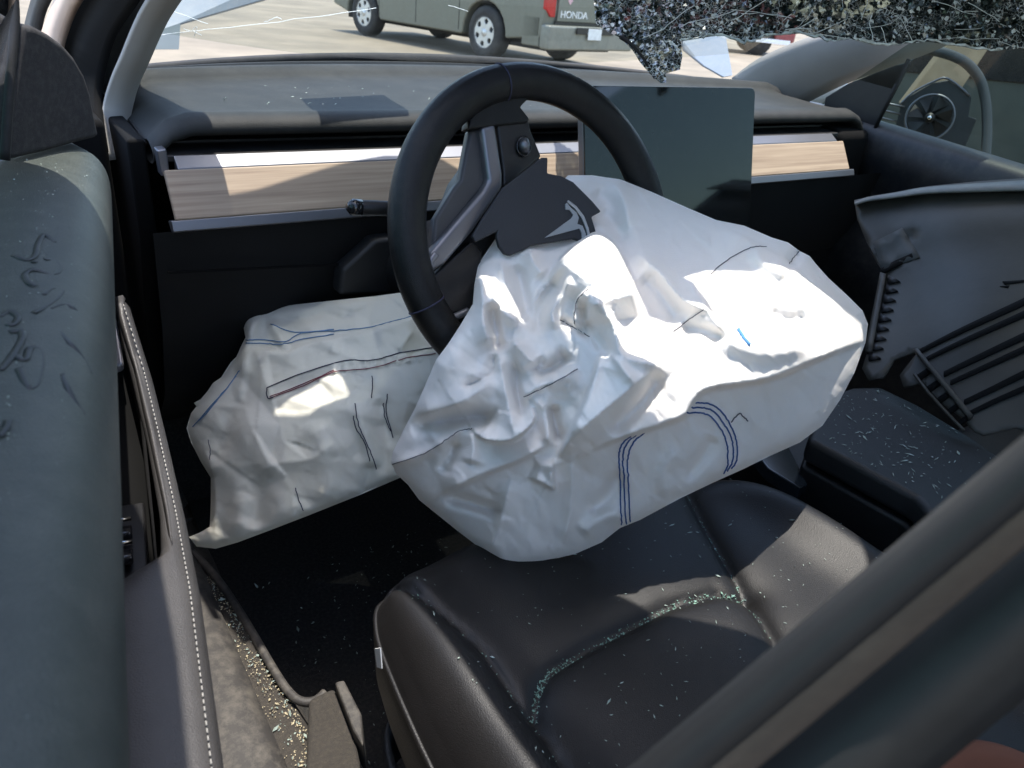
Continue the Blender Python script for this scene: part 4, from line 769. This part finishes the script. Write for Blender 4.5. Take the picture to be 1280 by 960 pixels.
crumbs('dash_glass', [np.array((x, y, .948)) for x, y in np.c_[RNG.uniform(-.6, .1, 60), RNG.uniform(.33, .6, 60)]], .0016, crumb, 'a few glass bits lying on the dusty dash top', 'broken glass', loc=(-.3, .45, .95), long=1)
q = []
for _ in range(900):
    s, n = RNG.uniform(.2, .95), RNG.uniform(-.09, -.006); q.append(D(s, n, np.interp(n, [-.10, -.07, -.035, -.015, -.004], [.936, .940, .938, .931, .918])+.0019))
crumbs('trim_dust', q, .0007, crumb, 'tiny pale specks of glass dust on the driver door trim', 'glass dust', loc=(-.82, 0, .94), long=.4)
fl = [pt(x, y, .62) for x, y in ((1165, 985), (1190, 962), (1225, 958), (1262, 966), (1300, 985))]
ob = tube('orange_cloth', smoothline(fl, 5), .02, orange, None, 10, loc=tuple(fl[2])); tag(ob, 'folded orange cloth lying behind the door post', 'cloth')

# ------------------------------------------------------------------ crumpled hood beyond the windshield
def flap(pts, dep): return [pt(x, y, d) for (x, y), d in zip(pts, dep)]
hd = thing('bent_hood', 'pale blue-grey hood buckled up at both sides beyond the windshield', 'car hood', (0, 1.4, .8))
prism('left_fold', flap([(180, 44), (222, 30), (335, -2), (420, -60), (150, -60)], [1.95, 2.0, 2.3, 2.5, 2.1]), (.0, .012, -.006), bluepaint, hd, .002)
prism('fender_shade', flap([(180, 62), (224, 62), (226, 30), (180, 44)], [1.9, 1.9, 1.98, 1.93]), (0, .01, 0), M('fender_shade_dark', (.06, .075, .07), .4), hd, .002)  # dark strip painted in for the fender shadow under the left fold
prism('right_fold', flap([(852, 45), (884, 43), (908, 48), (916, 94), (905, 96), (880, 82), (855, 62)], [2.2, 2.2, 2.25, 2.0, 2.0, 2.1, 2.2]), (.006, .012, -.004), bluepaint, hd, .002)
V, Fc = loft([[(x, y, .80+.04*math.sin(x*6+y*5)-.06*(y-1)) for x in np.linspace(-.7, .7, 16)] for y in np.linspace(.95, 1.9, 10)]); obj('sunken_centre', V, Fc, bluepaint, hd)

# ------------------------------------------------------------------ pickup truck
tr = np.array((5.86, 10.12, 0)); hf = np.array((-.20, .98, 0)); hf /= np.linalg.norm(hf); hr = np.array((hf[1], -hf[0], 0))
def T3(u, v, w_): return tr+hf*u+hr*(v-.02)+np.array((0, 0, w_))
trk = thing('pickup_truck', 'grey-green pickup truck parked on the concrete beyond the windshield', 'truck', T3(1.3, 1, 0))
def arch(u0, r, n=12): return [(u0+r*math.cos(a), .34+r*math.sin(a)) for a in np.linspace(0, math.pi, n)]
side = [(-1.18, .42)]+[(u, w_) for u, w_ in arch(0, .47)[::-1]]+[(.50, .30), (2.6, .30)]+arch(3.1, .47)[::-1]+[(3.62, .36), (4.0, .45), (4.05, .95), (3.0, 1.10), (2.1, 1.16), (2.0, 1.18), (-1.2, 1.22), (-1.24, .8)]
body = prism('body', [T3(u, 0, w_) for u, w_ in side], hr*1.95, truckp, trk, .03)
cabp = [(.55, 1.15), (.75, 1.75), (1.7, 1.80), (2.4, 1.70), (3.05, 1.13)]
prism('cab', [T3(u, .14, w_) for u, w_ in cabp], hr*1.67, truckp, trk, .04)
prism('cab_window', [T3(u, .125, w_) for u, w_ in ((.85, 1.22), (.95, 1.66), (1.65, 1.70), (2.25, 1.62), (2.8, 1.22))], hr*1.70, gloss, trk, 0)
prism('underbody', [T3(u, .25, w_) for u, w_ in ((-1.1, .24), (3.9, .24), (3.9, .5), (-1.1, .5))], hr*1.45, M('underbody_black', (.015, .015, .015), .9), trk)
prism('rear_valance', [T3(-1.16, v, w_) for v, w_ in ((.0, .30), (1.93, .30), (1.93, .70), (.0, .70))], hf*.35, truckp, trk, .02)
prism('wheel_arch_lining', [T3(u, .14, w_) for u, w_ in ((-.6, .40), (3.7, .40), (3.7, 1.0), (-.6, 1.0))], hr*1.65, M('arch_black', (.012, .012, .012), .9), trk)
for u, w0 in ((1.62, .36), (.56, .36), (2.62, .36)): prism('door_gap', [T3(u, -.003, w0), T3(u+.012, -.003, w0), T3(u+.012, -.003, 1.12), T3(u, -.003, 1.12)], hr*.01, plast, trk)
bp1 = prism('rear_bumper', [T3(-1.18, v, w_) for v, w_ in ((-.01, .28), (1.96, .28), (1.97, .40), (1.96, .60), (-.01, .60), (-.02, .40))], -hf*.18, M('bumper_paint', (.20, .205, .175), .4, .2, dust=.4, ds=4), trk, .03)
prism('bumper_step', [T3(-1.37, v, w_) for v, w_ in ((.55, .50), (1.4, .50), (1.4, .59), (.55, .59))], -hf*.02, plast, trk, .005)
tg = prism('tailgate', [T3(-1.235, v, w_) for v, w_ in ((.24, .65), (1.71, .65), (1.71, 1.20), (.24, 1.20))], -hf*.03, truckp, trk, .012)
prism('tailgate_gap', [T3(-1.225, v, w_) for v, w_ in ((.22, .61), (1.73, .61), (1.73, .65), (.22, .65))], -hf*.015, plast, trk)
for v in (.0, 1.75):
    tlp = prism('tail_light', [T3(-1.19, v+a, w_) for a, w_ in ((-.012, .80), (.10, .70), (.19, .70), (.19, 1.2), (-.012, 1.2))], -hf*.07, redlens, trk, .012)
    prism('reverse_lamp', [T3(-1.262, v+a, w_) for a, w_ in ((.09, .98), (.17, .98), (.17, 1.06), (.09, 1.06))], -hf*.004, whitepl, tlp, .002)
pl_ = prism('licence_plate', [T3(-1.392, v, w_) for v, w_ in ((.80, .43), (1.11, .43), (1.11, .58), (.80, .58))], -hf*.004, whitepl, trk, .002)
def text(name, s, size, origin, xd, yd, mat, par, ext=.004):
    cu_ = bpy.data.curves.new(name, 'FONT'); cu_.body = s; cu_.size = size; cu_.extrude = ext; to = bpy.data.objects.new(name, cu_); COL.objects.link(to)
    bpy.context.view_layer.update(); me = bpy.data.meshes.new_from_object(to.evaluated_get(bpy.context.evaluated_depsgraph_get())); bpy.data.objects.remove(to)
    me.materials.clear(); V = np.array([v.co[:] for v in me.vertices]); zd = np.cross(xd, yd); P = np.asarray(origin)+V[:, :1]*xd+V[:, 1:2]*yd+V[:, 2:]*zd
    o = obj(name, P, [list(p.vertices) for p in me.polygons], mat, par, smooth=False); bpy.data.meshes.remove(me); return o
zu = np.array((0, 0, 1.)); text('lettering', 'HONDA', .13, T3(-1.268, .28, .70), hr*1.25, zu, whitepl, tg)
for v in (.42, 1.02): prism('sticker', [T3(-1.268, v+a, w_) for a, w_ in ((0, .92), (.05, .87), (.10, .92), (.10, 1.04), (0, 1.04))], -hf*.002, M('pale_pink_sticker', (.65, .4, .42), .5), tg)
def wheel(u, v, sgn):
    c = T3(u, v, .37); ax = hr*sgn; wh = tag(obj('wheel', *tubegeo([c-ax*.02, c-ax*.21], [.19, .19], 24), plast, trk))
    prf = [(.225, 0), (.25, .012), (.33, .012), (.365, -.02), (.372, -.06), (.372, -.19), (.355, -.225), (.24, -.235), (.225, -.2)]
    rows = [[c+ax*d+(hf*math.cos(a)+zu*math.sin(a))*r for r, d in prf] for a in np.linspace(0, 2*math.pi, 41)]
    fixn(obj('tyre', *loft(rows), tyre, wh))
    rows = [[c+ax*d+(hf*math.cos(a)+zu*math.sin(a))*r for r, d in ((.23, .006), (.222, .010), (.212, -.004), (.208, -.05), (.05, -.05))] for a in np.linspace(0, 2*math.pi, 33)]
    fixn(obj('rim', *loft(rows), M('rim_dark', (.10, .10, .10), .5), wh))
    for k in range(6):
        a0 = k*math.pi/3+.2; dirv = lambda a: hf*math.cos(a)+zu*math.sin(a)
        P = [c+ax*.0+dirv(a0-.52)*.05, c+ax*.0+dirv(a0-.52)*.115, c+dirv(a0-.30)*.135, c+dirv(a0-.27)*.178, c+dirv(a0-.52)*.200, c+dirv(a0-.5)*.216, c+dirv(a0)*.219, c+dirv(a0+.5)*.216, c+dirv(a0+.52)*.200, c+dirv(a0+.27)*.178, c+dirv(a0+.30)*.135, c+dirv(a0+.52)*.115, c+dirv(a0+.52)*.05]
        prism('rim_spoke', P, -ax*.03, alloy, wh, .004)
    fixn(obj('hub_cap', *tubegeo([c+ax*.008, c-ax*.03], [.055, .065], 16), alloy, wh))
for u in (0, 3.1):
    wheel(u, .02, -1); wheel(u, 1.93, 1)

# ------------------------------------------------------------------ maroon car and things outside the passenger window
mc = np.array((15.2, 14.6, 0)); mf = np.array((-.75, .66, 0)); mf /= np.linalg.norm(mf); mr = np.array((mf[1], -mf[0], 0))
def MC(u, v, w_): return mc+mf*u+mr*v+np.array((0, 0, w_))
rc = thing('maroon_car', 'maroon car parked far off beyond the passenger side pillar', 'car', MC(0, 0, 0))
cs = [(-2.2, .35)]+[(-1.35+.38*math.cos(a), .33+.38*math.sin(a)) for a in np.linspace(math.pi, 0, 9)]+[(.97+.38*math.cos(a)+.4, .33+.38*math.sin(a)) for a in np.linspace(math.pi, 0, 9)]+[(2.2, .35), (2.2, .75), (1.2, .92), (.5, 1.38), (-.9, 1.40), (-1.6, 1.0), (-2.2, .95)]
prism('body', [MC(u, -.9, w_) for u, w_ in cs], mr*1.8, maroon, rc, .06)
for u in (-1.35, 1.37):
    for v in (-.88, .70): fixn(obj('wheel', *tubegeo([MC(u, v, .33), MC(u, v+.2, .33)], [.33, .33], 24), tyre, rc))
prism('bumper_trim', [MC(u, -.925, w_) for u, w_ in ((-2.1, .30), (2.1, .30), (2.1, .40), (-2.1, .40))], mr*.02, whitepl, rc, .005)
# parked grey car close on the passenger side
gc = thing('grey_car', 'grey-green car body seen close through the passenger window', 'car', (2.3, -.1, 0))
gs = [(-.75, .3), (1.75, .3), (1.75, .7), (1.5, .82), (1.15, .9), (.75, 1.40), (.0, 1.45), (-.6, 1.0), (-.75, .9)]
prism('body', [(2.0, y, z) for y, z in gs], (1.7, 0, 0), M('greycar_paint', (.07, .08, .07), .4, .1, dust=.5, ds=6, dcol=(.14, .13, .1)), gc, .06)
prism('side_window', [(1.99, y, z) for y, z in ((1.02, .95), (.70, 1.33), (.05, 1.36), (-.4, 1.02))], (.02, 0, 0), gloss, gc, .004)
for y in (-.2, 1.2): fixn(obj('wheel', *tubegeo([(1.98, y, .33), (2.2, y, .33)], [.33, .33], 24), tyre, gc))
fan = thing('radiator_fan', 'black round radiator fan in its frame outside the passenger window', 'radiator fan', pt(1150, 180, 1.95))
fc = pt(1162, 147, 1.9); fn_ = (C-fc)/np.linalg.norm(C-fc); fu = np.cross(fn_, zu); fu /= np.linalg.norm(fu); fv = np.cross(fu, fn_); fv = fv if fv[2] > 0 else -fv; fs = 1.9/FPX
def FN(a, b, d=0): return fc+(-fu*a if (fu@R) < 0 else fu*a)*fs+fv*b*fs+fn_*d
tube('fan_ring', [FN(27*math.cos(a), 27*math.sin(a)) for a in np.linspace(0, 2*math.pi, 37)[:-1]], .003, satin, fan, 8, True)
for k in range(7):
    a = k*2*math.pi/7; prism('fan_blade', [FN(6*math.cos(a), 6*math.sin(a), -.01), FN(25*math.cos(a-.1), 25*math.sin(a-.1), -.018), FN(26*math.cos(a+.55), 26*math.sin(a+.55), .0), FN(7*math.cos(a+.6), 7*math.sin(a+.6), .004)], fn_*.002, darkpl, fan)
fixn(obj('fan_hub', *tubegeo([FN(0, 0, .012), FN(0, 0, -.02)], [.011, .013], 16), darkpl, fan)); fixn(obj('hub_bolt', *tubegeo([FN(0, 0, .022), FN(0, 0, .012)], [.004, .007], 12), chrome, fan))
fr_ = [(-35, -30), (-38, 15), (-10, 40), (8, 46), (38, 30), (42, 8), (52, 6), (50, -30)]
prism('shroud_plate', [FN(a, b, -.03) for a, b in fr_], -fn_*.01, M('shroud', (.035, .04, .04), .5), fan, .003)
tube('shroud_edge', smoothline([FN(a, b, -.025) for a, b in ((-38, 10), (-28, 26), (-8, 42), (6, 47), (36, 31))], 3), .0028, silver, fan, 6)
for i in range(5): tube('shroud_bar', [FN(-62, -26+9*i, -.02), FN(-40+2*i, -28+9*i, -.02)], .0026, satin, fan, 6)
pk = prism('reflection_plank', [pt(x, y, 2.05) for x, y in ((1128, 130), (1196, 40), (1250, 40), (1180, 145), (1160, 160))], (.01, .02, 0), tanm, None, .003, loc=tuple(pt(1160, 160, 2.05))); tag(pk, 'tan board standing in for a window reflection behind the radiator fan', 'board')  # added strip standing in for a tan reflection in the side window
hz = tube('black_hose', smoothline([pt(x, y, 1.85) for x, y in ((1232, 200), (1234, 165), (1232, 125), (1222, 95), (1200, 74), (1160, 62), (1110, 60))], 6), .012, M('hose_grey', (.045, .05, .05), .35), None, 10, loc=tuple(pt(1232, 200, 1.85))); tag(hz, 'thick dark hose arching beside the radiator fan', 'hose')
